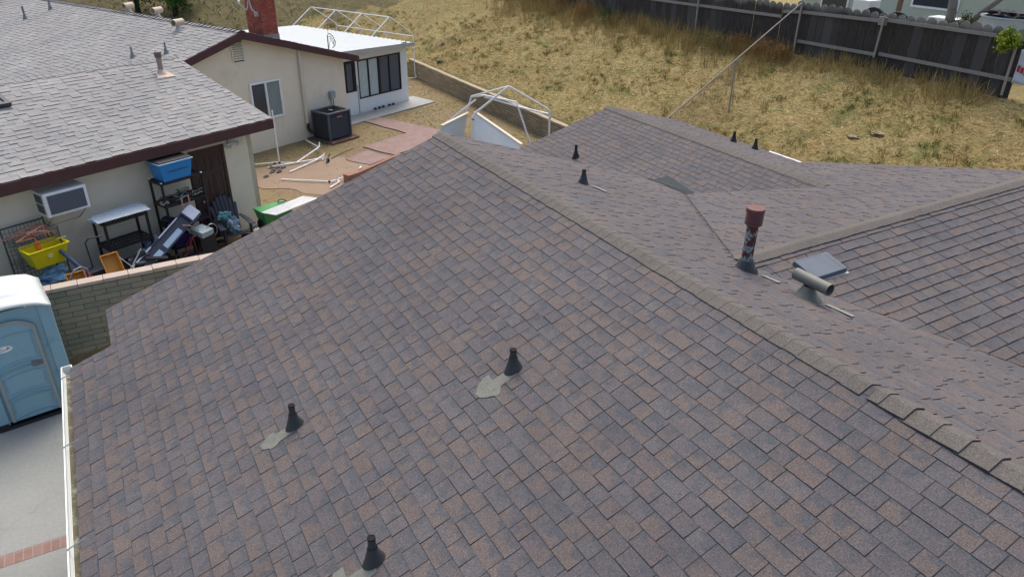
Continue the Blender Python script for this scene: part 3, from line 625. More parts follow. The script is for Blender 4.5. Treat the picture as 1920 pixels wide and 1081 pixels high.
for ua, ub, mm in ((8.96, 9.42, M_VERT), (9.47, 9.94, M_VERT), (10.04, 10.52, M_DG), (10.57, 11.10, M_DG)):
    mb = MB(); mb.box((ua, 6.025, .60), (ub, 6.03, 1.93)); mb.build('pane', mm, wf)
mb = MB()
for i in range(14): 
    uu = 8.965 + i * .069
    if not 9.40 < uu + .03 < 9.48: mb.box((uu, 6.018, .61), (uu + .05, 6.024, 1.92), X=None)
mb.build('blinds', pm('blind_slats', (.52, .60, .60), .6), wf)
mb = MB()
for a, b in (((8.10, 5.985, .88), (8.80, 6.05, .93)), ((8.10, 5.985, 1.9), (8.80, 6.05, 2.0)), ((8.10, 5.985, .93), (8.14, 6.05, 1.9)), ((8.66, 5.985, .93), (8.80, 6.05, 1.9)), ((8.30, 5.985, .93), (8.35, 6.05, 1.9))): mb.box(a, b)
wf = mb.build('window', M_DARK, S)
for ua, ub in ((8.14, 8.30), (8.35, 8.66)): mb = MB(); mb.box((ua, 6.02, .93), (ub, 6.03, 1.9)); mb.build('pane', M_DG, wf)
mb = MB(); vs = []; fs = []; nn = 0; vv = 5.62
M_WR = pm('white_metal_roof', (.50, .55, .55), .5, .04, 1.2, dirt=((.40, .44, .43), .8, .62))
step = .085; xs_ = [7.5 + 4.1 * i / 20 for i in range(21)]; k = 0
rows = []
while vv < 12.55: rows.append((vv, 0.0 if k % 4 else .028)); vv += step / 2 if k % 4 in (0, 3) else step; k += 1
for v_, hgt in rows:
    for x_ in (7.45, 11.6): vs.append((x_, v_, 2.44 - .03 * (x_ - 7.45) + hgt))
for i in range(len(rows) - 1): fs.append((2 * i, 2 * i + 1, 2 * i + 3, 2 * i + 2))
mb.add(vs, fs); rf = mb.build('roof', M_WR, S); sol = rf.modifiers.new('thick', 'SOLIDIFY'); sol.thickness = .012
mb = MB(); mb.prism([(7.8, 5.60, 2.425), (11.62, 5.60, 2.31), (11.62, 5.60, 2.20), (7.8, 5.60, 2.315)], (0, .04, 0)); mb.box((11.58, 5.64, 2.20), (11.62, 12.5, 2.31)); mb.build('roof_trim', pm('grey_white_trim', (.42, .42, .40), .5), S)
mb = MB()
for i in range(3): mb.blob((11.0 + i * .1, 5.68, 2.36), .035, .5, 5, i)
mb.build('debris', M_EDGE, S)
o = MB(); 
for k in range(5): 
    o.blob((9.6 + k * .22 + (.1 if k > 2 else 0), 5.93, .08), (.07, .05, .05), .4, 5, k)
tag(o.build('stone', [M_BOOT], F=FN, smooth=True), 'row of small dark stones at the foot of the white sunroom wall', 'stones', kind='stuff')
# ================================================================== RETAINING AND BLOCK WALLS
def block_wall(name, label, x0, x1, z0, z1, bw, bh, mats, F, loc, rz, capm, capover=.03, th=.15, seed=1, capth=.06, cap_h=.05, gp=.010):
    t = thing(name, label, 'wall', F, loc, rz); m_ = MB(); m_.box((x0, .02, z0), (x1, th, z1), len(mats) - 1)
    bricks(m_, (x0, .02, z0), (1, 0, 0), (0, -1, 0), x1 - x0, z1 - z0, bw, bh, 0, len(mats) - 1, seed, gapm=gp, dep=.02); m_.build('block_face', mats, t)
    m_ = MB(); x = x0; rnd = random.Random(seed)
    while x < x1: m_.box((x + .003, -capover + rnd.uniform(-.005, .005), z1 + rnd.uniform(0, .004)), (min(x + .4, x1) - .003, th + capover, z1 + capth + rnd.uniform(-.006, .006))); x += .4
    m_.build('cap', capm, t, bev=.008); return t
M_B = [pm('green_grey_block_a', (.27, .26, .195), .9, .2, 5, bmp=.5, bsc=40, dirt=((.13, .15, .11), 3, .55)), pm('green_grey_block_b', (.23, .235, .18), .9, .2, 5, bmp=.5, bsc=40), pm('green_grey_block_c', (.30, .275, .21), .9, .2, 5, bmp=.5, bsc=40), pm('block_mortar', (.07, .068, .055), .95)]
block_wall('block_wall', 'grey green slump block wall with a pinkish cap between driveway and yard', -6, 6.2, -.6, 1.10, .40, .105, M_B, FM, (0, 4.26, 0), 1.0, pm('pinkish_cap_block', (.44, .37, .31), .85, .1, 4), th=.16, seed=51, capth=.07)
M_BR = [pm('tan_block_a', (.33, .27, .18), .9, .15, 5), pm('tan_block_b', (.28, .24, .16), .9, .15, 5), pm('tan_block_c', (.37, .31, .21), .9, .15, 5), pm('tan_mortar', (.06, .052, .035), .95)]
block_wall('retaining_wall', 'long low tan block retaining wall at the foot of the grassy hill', 0, 29.5, -.05, .68, .40, .092, M_BR, FM, (14.12, 23.5, 0), -90, pm('tan_cap', (.36, .30, .20), .9, .15, 5), seed=61, gp=.024)
#@@PART2@@
# ================================================================== PORTABLE TOILET
PF = FM @ Matrix.Translation((-1.52, 2.94, -.55)) @ Matrix.Rotation(R(9), 4, 'Z')
T = thing('portable_toilet', 'blue portable toilet with ribbed white roof on the driveway', 'portable toilet', PF)
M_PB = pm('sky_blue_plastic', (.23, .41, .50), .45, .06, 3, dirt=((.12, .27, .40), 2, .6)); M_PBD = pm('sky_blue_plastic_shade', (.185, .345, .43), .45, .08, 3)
M_PG = pm('grey_door_trim', (.30, .33, .33), .5, .1, 6)
mb = MB(); PW, PD, PH = 1.16, 1.08, 2.02
mb.box((.03, .03, .1), (PW - .03, PD - .03, PH))
for x in (.0, PW - .16):
    for y in (0, PD - .14): mb.box((x, y, .08), (x + .16, y + .14, PH - .01))
for x in (-.012, PW - .018):
    mb.tube((x + .015, .03, .1), (x + .015, .03, PH - .02), .03, 10)
    for z in (.5, 1.0, 1.5): mb.tube((x + .015, .16, z), (x + .015, PD - .16, z), .02, 8)
body = mb.build('body', M_PB, T, bev=.02)
mb = MB(); mb.box((-.01, -.02, .0), (PW + .01, PD, .05)); mb.box((0, -.02, .05), (.14, .1, .12)); mb.box((PW - .14, -.02, .05), (PW, .1, .12)); mb.build('skid_base', M_BLACK, T, bev=.01)
# door: panel, arched grey trim, moulded bands
dx0, dx1, dz0, dz1 = .20, .90, .12, 1.86
def arch(x0, x1, z0, z1, y, n=10, rise=.16):
    pts = [(x0, y, z0)]
    pts += [(x0 + (x1 - x0) * i / n, y, z1 - rise * (abs(2 * i / n - 1) ** 2.6)) for i in range(n + 1)]
    return pts + [(x1, y, z0)]
mb = MB(); outer = arch(dx0, dx1, dz0, dz1, -.028); inner = arch(dx0 + .045, dx1 - .045, dz0 + .0, dz1 - .045, -.028)
for i in range(len(outer) - 1): mb.prism([outer[i], outer[i + 1], inner[i + 1], inner[i]], (0, .03, 0))
door = mb.build('door', M_PG, T)
mb = MB(); mb.prism(arch(dx0 + .045, dx1 - .045, dz0, dz1 - .045, -.012), (0, .02, 0)); mb.build('door_panel', M_PB, door)
mb = MB(); a0, a1 = dx0 + .05, dx1 - .05
for zc, th in ((1.62, .012), (1.12, .03), (1.02, .02), (.93, .012), (.60, .03), (.50, .02), (.20, .02)):
    n = 12
    for i in range(n):
        f0, f1 = i / n, (i + 1) / n; q0 = zc + .05 * math.sin(math.pi * f0) - .04 + .03 * f0; q1 = zc + .05 * math.sin(math.pi * f1) - .04 + .03 * f1
        mb.tube((a0 + (a1 - a0) * f0, -.011, q0), (a0 + (a1 - a0) * f1, -.011, q1), th, 8)
for x in (a0 + .02, a1 - .05): mb.box((x, -.02, .25), (x + .02, -.008, .44)); mb.box((x, -.02, .68), (x + .02, -.008, .88)); mb.box((x, -.02, 1.2), (x + .02, -.008, 1.58))
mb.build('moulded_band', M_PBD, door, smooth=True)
mb = MB(); mb.box((.70, -.035, 1.00), (.84, -.01, 1.13)); mb.blob((.79, -.04, 1.065), .018, 0, 6); mb.build('latch', pm('latch_grey', (.14, .17, .2), .5), door, bev=.005)
# oval sticker with dark lettering strokes
mb = MB(); ctr = (.42, -.014, 1.42)
mb.prism([(ctr[0] + .115 * math.cos(t), ctr[1], ctr[2] + .052 * math.sin(t)) for t in [2 * math.pi * i / 28 for i in range(28)]], (0, .003, 0)); stk = mb.build('sticker', M_WHITE, door)
mb = MB()
for i, (x, z, ww, hh) in enumerate(((-.075, .006, .012, .02), (-.055, .010, .009, .012), (-.04, .012, .008, .014), (-.027, .014, .010, .01), (-.075, -.026, .010, .016), (-.06, -.024, .012, .01), (-.044, -.022, .010, .012), (-.028, -.02, .012, .010), (-.012, -.02, .010, .014), (.004, -.018, .012, .012), (.020, -.016, .01, .010), (.035, -.012, .016, .02), (.055, -.004, .022, .018), (.045, .012, .010, .022), (.03, .02, .012, .006))):
    mb.box((ctr[0] + x, ctr[1] - .002, ctr[2] + z), (ctr[0] + x + ww, ctr[1], ctr[2] + z + hh))
mb.build('lettering', pm('sticker_ink', (.05, .09, .12), .6), stk)
# side panel seams on the front posts
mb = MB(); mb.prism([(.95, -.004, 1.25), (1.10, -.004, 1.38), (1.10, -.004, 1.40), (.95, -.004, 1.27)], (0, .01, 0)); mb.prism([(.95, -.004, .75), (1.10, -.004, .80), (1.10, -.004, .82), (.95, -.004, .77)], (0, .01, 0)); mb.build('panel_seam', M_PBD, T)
# domed ribbed roof
vs = []; fs = []; nx, ny = 16, 40
for j in range(ny + 1):
    f = j / ny; y = -.07 + (PD + .1) * f
    rib = .030 * max(0, math.cos(f * math.pi * 2 * 4.5)) ** 2 if .12 < f < .95 else 0
    prof = min(1, f * 5) ** .6 * min(1, (1 - f) * 6) ** .5
    for i in range(nx + 1):
        g = i / nx; x = -.035 + (PW + .07) * g; vs.append((x, y, PH - .04 + (.12 * math.sin(math.pi * g) ** .8 if 0 < g < 1 else 0) + prof * (.10 * min(1, math.sin(math.pi * g) * 3) + rib)))
for j in range(ny):
    for i in range(nx): k = j * (nx + 1) + i; fs.append((k, k + 1, k + nx + 2, k + nx + 1))
mb = MB(); mb.add(vs, fs); rf = mb.build('roof', pm('translucent_white_plastic', (.60, .65, .65), .4, .03), T, smooth=True); sol = rf.modifiers.new('t', 'SOLIDIFY'); sol.thickness = .03
mb = MB()
for g in (.15, .45, .72, .93): mb = MB(); mb.blob((-.035 + (PW + .07) * g, -.082, PH - .055 + .12 * math.sin(math.pi * g) ** .8), .012, 0, 5); mb.build('rivet', M_METAL, rf)
# ================================================================== AIR CONDITIONERS
A = thing('condenser', 'black louvred air conditioner condenser on a brick pad by the cream wall', 'air conditioner', FN, (6.08, 4.35, .06))
M_AC = pm('charcoal_metal', (.032, .036, .048), .5, .15, 6); M_ACL = pm('slate_trim_metal', (.075, .095, .125), .45)
hw, hd, H_ = .46, .40, .88
mb = MB(); mb.box((-hw + .03, -hd + .03, 0), (hw - .03, hd - .03, H_ - .04)); body = mb.build('core', M_BLACK, A)
mb = MB()
for i in range(13):
    z = .06 + i * .06
    for (a, b, n_) in (((-hw, -hd), (hw, -hd), (0, -1)), ((hw, -hd), (hw, hd), (1, 0)), ((hw, hd), (-hw, hd), (0, 1)), ((-hw, hd), (-hw, -hd), (-1, 0))):
        ax, ay = a; bx, by = b; nx_, ny_ = n_
        mb.prism([(ax, ay, z), (bx, by, z), (bx - nx_ * .03, by - ny_ * .03, z + .045), (ax - nx_ * .03, ay - ny_ * .03, z + .045)], (0, 0, .008))
mb.build('louvre', M_AC, A)
mb = MB()
for sx in (-1, 1):
    for sy in (-1, 1): mb = MB(); mb.box((sx * hw - .03, sy * hd - .03, 0), (sx * hw + .03, sy * hd + .03, H_)); mb.build('corner_post', M_ACL, A, bev=.01)
mb = MB()
for a, b in (((-hw - .03, -hd - .03, H_ - .03), (hw + .03, -hd + .06, H_ + .03)), ((-hw - .03, hd - .06, H_ - .03), (hw + .03, hd + .03, H_ + .03)), ((-hw - .03, -hd + .06, H_ - .03), (-hw + .06, hd - .06, H_ + .03)), ((hw - .06, -hd + .06, H_ - .03), (hw + .03, hd - .06, H_ + .03))): mb.box(a, b)
mb.build('top_trim', M_ACL, A, bev=.015)
mb = MB()
for k in range(6): 
    r_ = .08 + k * .055; mb.path([(r_ * math.cos(t), r_ * .9 * math.sin(t), H_ + .01) for t in [2 * math.pi * i / 24 for i in range(25)]], .004, 4)
for k in range(8): t = math.pi * k / 4; mb.tube((.06 * math.cos(t), .06 * math.sin(t), H_ + .012), (.4 * math.cos(t), .34 * math.sin(t), H_ + .005), .004, 4)
mb.box((-hw + .06, -hd + .06, H_ - .045), (hw - .06, hd - .06, H_ - .035)); mb.build('fan_grille', M_BLACK, A)
mb = MB(); mb.lathe([(.0, .022), (.075, .02), (.08, .0)], (0, 0, H_), 20); mb.build('fan_cap', pm('fan_cap_grey', (.25, .24, .24), .6), A)
mb = MB(); mb.box((-.10, -hd - .012, H_ - .17), (.12, -hd - .004, H_ - .12)); mb.build('badge', pm('faded_red_badge', (.42, .16, .15), .5), A)
mb = MB(); bricks(mb, (-.56, -.55, -.055), (1, 0, 0), (0, -1, 0), 1.2, .06, .2, .06, 0, 3, 71, dep=.1)
tag(mb.build('brick_pad', [pm('dull_pad_brick', (.20, .09, .06), .9), pm('dull_pad_brick_b', (.17, .08, .06), .9), pm('dull_pad_brick_c', (.23, .11, .08), .9), M_CONC], F=FN @ Matrix.Translation((6.05, 4.35, .06))), 'course of red bricks edging the black condenser', 'bricks')
mb = MB(); mb.box((5.45, 3.88, .0), (6.75, 4.90, .045)); tag(mb.build('equipment_pad', pm('dark_pad', (.10, .085, .07), .9), F=FN), 'dark slab under the black condenser', 'slab')
# window air conditioner
A = thing('window_air_conditioner', 'white window air conditioner with grey grille poking out of the cream wall', 'air conditioner', FN, (-4.42, -.01, 1.77))
mb = MB(); mb.box((-.39, -.44, 0), (.39, 0, .46)); mb.build('casing', M_WHITE, A, bev=.012)
M_GR = pm('grille_dark_grey', (.075, .085, .115), .5)
mb = MB(); mb.box((-.33, -.452, .05), (.33, -.4405, .41)); g = mb.build('grille', M_GR, A)
mb = MB()
for i in range(15): mb.box((-.33, -.458, .062 + i * .0235), (.33, -.452, .068 + i * .0235))
for i in range(22): mb.box((-.325 + i * .031, -.456, .05), (-.3215 + i * .031, -.4525, .41))
mb.build('grille_bar', pm('grille_bar_grey', (.17, .19, .24), .5), g)
mb = MB()
for za, zb_ in ((.05, .22), (.25, .41)): mb.box((-.3985, -.36, za), (-.3905, -.08, zb_))
mb.build('side_vent', M_GR, A)
mb = MB(); 
for sx in (-.30, .30): mb.tube((sx, -.40, -.01), (sx, .0, -.30), .012, 6); mb.tube((sx, -.42, -.012), (sx, .0, -.012), .012, 6)
mb.build('bracket', pm('beige_bracket', (.45, .42, .34), .6), A)
mb = MB(); mb.tube((-.30, -.0, -.31), (.32, -.0, -.29), .008, 5); mb.build('brace', pm('beige_bracket', (.45, .42, .34), .6), A)
# ================================================================== SHELVES AND JUNK BY THE WALL
def shelf_unit(name, label, loc, rz, W, D, levels, post=.028, grp=None, caps=True):
    t = thing(name, label, 'shelves', FN, loc, rz, grp); top = max(levels)
    for z in levels:
        m_ = MB(); m_.box((-W / 2, -D / 2, z - .05), (W / 2, -D / 2 + .02, z)); m_.box((-W / 2, D / 2 - .02, z - .05), (W / 2, D / 2, z)); m_.box((-W / 2, -D / 2 + .02, z - .05), (-W / 2 + .02, D / 2 - .02, z)); m_.box((W / 2 - .02, -D / 2 + .02, z - .05), (W / 2, D / 2 - .02, z))
        n = int(W / .055)
        for i in range(n): x = -W / 2 + .02 + (W - .04) * (i + .5) / n; m_.box((x - .016, -D / 2 + .02, z - .015), (x + .016, D / 2 - .02, z - .004))
        for y in (-D / 6, D / 6): m_.box((-W / 2 + .02, y - .01, z - .03), (W / 2 - .02, y + .01, z - .016))
        m_.build('shelf', M_BLACK, t)
    for sx in (-1, 1):
        for sy in (-1, 1):
            m_ = MB(); m_.tube((sx * (W / 2 - .025), sy * (D / 2 - .025), 0), (sx * (W / 2 - .025), sy * (D / 2 - .025), top), post, 10); pp = m_.build('post', M_BLACK, t, smooth=True)
            if caps: m_ = MB(); m_.lathe([(.022, 0), (.022, .012), (0, .014)], (sx * (W / 2 - .025), sy * (D / 2 - .025), top), 10); m_.build('post_cap', M_WHITE, pp)
    return t
shelf_unit('plastic_shelving', 'tall black plastic shelving beside the brown door, a blue tote on top', (-2.22, -.43, 0), 0, .96, .48, (.45, .93, 1.41, 1.90))
shelf_unit('plastic_shelving', 'short black plastic shelving with white metal sheets on top', (-3.58, -.50, 0), 0, .90, .50, (.42, .93, 1.46), caps=False)
# blue tote with dark lid
def tub(m_, w0, d0, w1, d1, h, t=.006, X=None, mi=0, floor=True):
    o_ = [(-w0, -d0, 0), (w0, -d0, 0), (w0, d0, 0), (-w0, d0, 0), (-w1, -d1, h), (w1, -d1, h), (w1, d1, h), (-w1, d1, h)]
    i_ = [(-w0 + t, -d0 + t, t), (w0 - t, -d0 + t, t), (w0 - t, d0 - t, t), (-w0 + t, d0 - t, t), (-w1 + t, -d1 + t, h), (w1 - t, -d1 + t, h), (w1 - t, d1 - t, h), (-w1 + t, d1 - t, h)]
    m_.add(o_ + i_, [(0, 3, 2, 1), (0, 1, 5, 4), (1, 2, 6, 5), (2, 3, 7, 6), (3, 0, 4, 7), (8, 9, 10, 11), (9, 8, 12, 13), (10, 9, 13, 14), (11, 10, 14, 15), (8, 11, 15, 12), (4, 5, 13, 12), (5, 6, 14, 13), (6, 7, 15, 14), (7, 4, 12, 15)], mi, X)
A = thing('storage_tote', 'bright blue storage tote with a dark lid on top of the tall black shelving', 'storage box', FN, (-2.30, -.46, 1.905))
mb = MB(); tub(mb, .30, .19, .36, .235, .38); mb.build('bin', pm('bright_blue_plastic', (.025, .24, .60), .35, .06, 4), A, bev=.012)
mb = MB(); mb.box((-.385, -.26, .37), (.385, .26, .395)); mb.build('lid_rim', pm('pale_blue_rim', (.22, .45, .62), .4), A, bev=.008)
mb = MB(); mb.box((-.365, -.24, .395), (.365, .24, .425), tp=.01); mb.box((-.2, -.244, .2), (.25, -.232, .215)); mb.build('lid', pm('grey_brown_lid', (.055, .05, .052), .5), A, bev=.01)
# cords and hoses on the tall shelf
rnd = random.Random(5); mb = MB()
def squiggle(m_, c, rx, ry, rz_, n, r, turns=3, seed=0, mi=0):
    rr = random.Random(seed); pts = []; ph = rr.random() * 6; N_ = int(14 * turns)
    for i in range(N_ + 1):
        t = i / N_ * turns * 2 * math.pi + ph; k = 1 + .25 * math.sin(t * 1.7 + ph) ; pts.append((c[0] + rx * k * math.cos(t) + rr.uniform(-.01, .01), c[1] + ry * k * math.sin(t), c[2] + rz_ * (i / N_) + .02 * math.sin(3 * t)))
    m_.path(pts, r, 5, mi)
for k in range(6): squiggle(mb, (-2.3 + .12 * k - .25, -.45, 1.43), .16, .13, .07, 3, .008, 2.5, k, k % 4)
squiggle(mb, (-1.85, -.55, 1.46), .14, .10, .04, 3, .007, 1.2, 9, 3); squiggle(mb, (-2.66, -.58, 1.45), .07, .10, .04, 3, .007, 1.4, 12, 3); squiggle(mb, (-2.1, -.4, 1.52), .16, .08, .05, 3, .008, 1.5, 14, 2)
tag(mb.build('extension_cords', [pm('cord_brown', (.09, .04, .035), .6), M_BLACK, pm('cord_green', (.03, .10, .07), .6), pm('cord_white', (.5, .52, .5), .6)], F=FN), 'tangle of brown, green and white cords on the second shelf of the tall shelving', 'cords')
M_CANE = pm('candy_cane_pink', (.60, .36, .30), .4, .35, 30)
def cane(loc, rz, ht, label, up=False):
    m_ = MB(); pts = [(0, 0, 0), (0, 0, -ht)] if not up else [(0, 0, 0), (0, 0, ht)]
    s = -1 if not up else 1; pts = [(0, 0, 0), (0, 0, s * ht * .5), (0, 0, s * ht)] + [(.055 - .055 * math.cos(t), 0, s * (ht + .055 * math.sin(t))) for t in [math.pi * i / 8 for i in range(1, 9)]]
    m_.path(pts, .014, 8); o_ = m_.build('candy_cane', M_CANE, F=FN @ Matrix.Translation(loc) @ Matrix.Rotation(R(rz), 4, 'Z'), smooth=True); return tag(o_, label, 'candy cane', 'plastic candy canes hanging from the shelf')
cane((-2.34, -.69, 1.50), 8, .20, 'short pinkish candy cane hook hanging from the tall shelving'); cane((-2.18, -.69, 1.52), 10, .42, 'long pinkish candy cane hanging lowest from the tall shelving')
# junk on the lower shelves
mb = MB(); mb.blob((-2.6, -.42, 1.02), (.12, .12, .08), .5, 8, 3); mb.build('tmp', M_BLACK).name = 'dark_bag'
o = bpy.data.objects['dark_bag']; o.matrix_world = FN; tag(o, 'dark bundle at the left end of the third shelf of the tall shelving', 'bag')
mb = MB(); tub(mb, .17, .13, .20, .16, .24); o = mb.build('purple_crate', pm('purple_plastic', (.06, .04, .22), .45), F=FN @ Matrix.Translation((-2.48, -.46, .455))); tag(o, 'purple bin on the low shelf of the tall black shelving', 'bin')
mb = MB(); mb.box((-.16, -.17, 0), (.16, .17, .13)); o = mb.build('box', pm('pale_aqua_box', (.40, .50, .50), .6, .2, 8), F=FN @ Matrix.Translation((-2.14, -.88, .66)) @ Matrix.Rotation(R(12), 4, 'Z') @ Matrix.Rotation(R(8), 4, 'X'), bev=.008); tag(o, 'pale white foam box tilted in front of the tall black shelving', 'box')
mb = MB(); mb.box((-.17, -.16, 0), (.2, .2, .66)); o = mb.build('crate', pm('dark_crate', (.03, .03, .035), .7, .3), F=FN @ Matrix.Translation((-2.12, -.86, 0)), bev=.01); tag(o, 'dark crate under the pale foam box', 'crate')
# corrugated white sheets on short shelf
A = thing('metal_sheets', 'white corrugated metal sheets lying on the short black shelving', 'metal sheets', FN, (-3.58, -.50, 1.47), 0)
for k, (ox, oy, rz_, L_) in enumerate(((-.05, -.02, 0, 1.0), (.06, .06, 4, .98), (-.02, -.12, -3, 1.04))):
    m_ = MB(); rows = [(-.20 + .4 * i / 24, .012 if (i // 2) % 3 == 0 else 0) for i in range(25)]; vs = []
    for y, z in rows: vs += [(-L_ / 2, y, z), (L_ / 2, y, z)]
    m_.add(vs, [(2 * i, 2 * i + 1, 2 * i + 3, 2 * i + 2) for i in range(24)], X=Matrix.Translation((ox, oy, .012 + .018 * k)) @ Matrix.Rotation(R(rz_), 4, 'Z')); q = m_.build('sheet', pm('blue_white_sheet', (.50, .58, .64), .45, .06), A); sm = q.modifiers.new('t', 'SOLIDIFY'); sm.thickness = .004
# window/door chair
def adirondack():
    t = thing('adirondack_chair', 'charcoal adirondack chair with bags on its seat by the brown door', 'chair', FN, (-1.22, -.62, 0), -14)
    M_ = pm('charcoal_resin', (.055, .062, .085), .55, .12, 5)
    m_ = MB()
    for i in range(7): m_.prism([(-.26, -.30 + i * .085, .36 - i * .026), (.26, -.30 + i * .085, .36 - i * .026), (.26, -.225 + i * .085, .337 - i * .026), (-.26, -.225 + i * .085, .337 - i * .026)], (0, 0, .02))
    m_.build('seat', M_, t)
    m_ = MB()
    for i in range(-3, 4):
        x0, x1 = i * .082 - .034, i * .082 + .034; f = 1 - (abs(i) / 3.6) ** 2 * .35; hb = .80 * f
        m_.prism([(x0 * .85, .22, .24), (x1 * .85, .22, .24), (x1 * 1.1, .22 + .34 * f, .24 + hb), (x0 * 1.1, .22 + .34 * f, .24 + hb)], (0, .02, .008))
    m_.build('backrest', M_, t)
    m_ = MB(); m_.prism([(-.25, .37, .55), (.25, .37, .55), (.25, .40, .62), (-.25, .40, .62)], (0, .02, 0)); m_.build('back_brace', M_, t)
    for s in (-1, 1):
        m_ = MB(); m_.prism([(s * .27, -.36, .56), (s * .40, -.36, .56), (s * .38, .0, .575), (s * .33, .34, .58), (s * .27, .34, .58)], (0, 0, .025)); m_.build('armrest', M_, t, bev=.006)
        m_ = MB(); m_.prism([(s * .29, -.33, 0), (s * .29, -.23, 0), (s * .29, -.21, .56), (s * .29, -.34, .56)], (s * .03, 0, 0)); m_.build('leg', M_, t)
        m_ = MB(); m_.prism([(s * .28, -.32, .34), (s * .28, .42, .05), (s * .28, .42, 0), (s * .28, .34, 0), (s * .28, -.32, .26)], (s * .03, 0, 0)); m_.build('leg', M_, t)
    return t
adirondack()
M_BAG = pm('pale_blue_plastic_bag', (.26, .38, .44), .4, .25, 9); M_BAGT = pm('teal_plastic_bag', (.14, .34, .36), .4, .25, 9)
def bag(name, loc, r, label, seed, mat=None, amp=.7, n=14):
    m_ = MB(); m_.blob((0, 0, 0), r, amp, n, seed, fr=2.2); o_ = m_.build(name, mat or M_BAG, F=FN @ Matrix.Translation(loc)); return tag(o_, label, 'bag')
bag('plastic_bag', (-1.22, -.66, .50), (.13, .14, .20), 'pale blue plastic bag slumped on the charcoal chair seat', 3); bag('plastic_bag', (-1.30, -.48, .72), (.15, .08, .09), 'teal plastic bag on the charcoal chair against its back', 5, M_BAGT)
bag('plastic_bag', (-3.28, -.72, .60), (.24, .14, .09), 'pale blue plastic bag under the short black shelving', 7); bag('plastic_bag', (-3.15, -.62, .78), (.14, .12, .10), 'grey blue plastic bag heaped above another under the short shelving', 8, pm('grey_blue_bag', (.16, .21, .26), .4, .2))
mb = MB(); mb.box((-3.62, -.95, 0), (-2.95, -.5, .50)); tag(mb.build('black_tub', M_BLACK, F=FN, bev=.01), 'black tub under the plastic bags', 'tub')
# wire rack
A = thing('wire_rack', 'grey wire rack holding a yellow bin against the cream wall', 'rack', FN, (-5.17, -.40, 0), 0)
M_WIRE = pm('dark_wire', (.09, .10, .10), .5, .2)
for sx in (-1, 1):
    for sy in (-1, 1): mb = MB(); mb.tube((sx * .37, sy * .28, 0), (sx * .37, sy * .28, 1.72 if sy > 0 else 1.68), .015, 8); mb.build('post', M_WIRE, A, smooth=True)
mb = MB()
for i in range(15): z = .45 + i * .088; mb.tube((-.37, .28, z), (.37, .28, z), .0045, 4)
for i in range(12): x = -.37 + i * .067; mb.tube((x, .28, .2), (x, .28, 1.7), .0045, 4)
mb.tube((-.38, .28, 1.70), (.38, .28, 1.70), .014, 6); mb.build('back_grid', M_WIRE, A)
mb = MB()
for i in range(15): z = .45 + i * .088; mb.tube((.37, -.28, z), (.37, .28, z), .0045, 4)
for i in range(9): y = -.28 + i * .07; mb.tube((.37, y, .2), (.37, y, 1.66), .0045, 4)
mb.build('side_grid', M_WIRE, A)
for z in (.62, 1.02, 1.45):
    mb = MB()
    for i in range(16): x = -.37 + i * .0493; mb.tube((x, -.28, z), (x, .28, z), .004, 4)
    for y in (-.28, -.09, .09, .28): mb.tube((-.37, y, z), (.37, y, z), .006, 4)
    mb.build('shelf', M_WIRE, A)
A = thing('yellow_bin', 'bright yellow open bin on the wire rack', 'bin', FN, (-5.12, -.66, 1.04), 3)
mb = MB(); tub(mb, .26, .15, .34, .215, .36); mb.build('bin', pm('bright_yellow_plastic', (.70, .62, .01), .4, .06, 4), A, bev=.01)
mb = MB()
for a, b in (((-.37, -.245, .345), (.37, -.215, .365)), ((-.37, .215, .345), (.37, .245, .365)), ((-.37, -.215, .345), (-.34, .215, .365)), ((.34, -.215, .345), (.37, .215, .365))): mb.box(a, b)
mb.build('rim', pm('bright_yellow_plastic', (.70, .62, .01), .4, .06, 4), A, bev=.005)
mb = MB(); mb.prism([(.0 + .05 * math.cos(t), -.194, .2 + .05 * math.sin(t)) for t in [2 * math.pi * i / 16 for i in range(16)]], (0, .006, 0)); mb.build('round_mark', pm('pale_yellow_mark', (.72, .70, .25), .5), A)
mb = MB(); rnd = random.Random(3)
for k in range(16):
    x, y = rnd.uniform(-.33, .25), rnd.uniform(-.10, .20); t = rnd.uniform(-.6, .6); c0 = Vector((-5.17 + x, -.42 + y, 1.52 + rnd.uniform(0, .12))); d = Vector((math.cos(t), math.sin(t), rnd.uniform(-.15, .15))) * rnd.uniform(.10, .22)
    mb.tube(c0 - d, c0 + d, .012, 6); e_ = c0 + d; mb.path([e_, e_ + Vector((.03, .0, -.04)), e_ + Vector((.02, 0, -.09))], .012, 6)
tag(mb.build('candy_cane_pile', pm('copper_cane', (.55, .26, .19), .4, .45, 20), F=FN, smooth=True), 'pile of copper pink candy canes on the top of the wire rack', 'decorations')
mb = MB(); mb.blob((0, 0, 0), (.05, .05, .14), .4, 8, 4); tag(mb.build('orange_cloth', pm('orange_cloth', (.70, .20, .03), .6), F=FN @ Matrix.Translation((-5.18, -.62, 1.36)), smooth=True), 'orange strip hanging into the yellow bin', 'cloth')
mb = MB(); mb.tube((-5.02, -.62, 1.42), (-4.72, -.74, 1.46), .016, 6); tag(mb.build('wooden_stick', pm('yellow_wood', (.60, .42, .16), .6), F=FN), 'pale wooden stick lying across the yellow bin', 'stick')
bag('plastic_bag', (-5.12, -.62, .74), (.26, .16, .13), 'bright blue white plastic bag on the low shelf of the wire rack', 11, pm('blue_white_bag', (.20, .38, .52), .35, .5, 14), .9)
mb = MB(); mb.box((-5.5, -1.15, 0), (-4.75, -.75, .62)); tag(mb.build('dark_chest', pm('dark_purple_chest', (.035, .03, .06), .6, .3), F=FN, bev=.015), 'dark chest standing in front of the wire rack', 'chest')
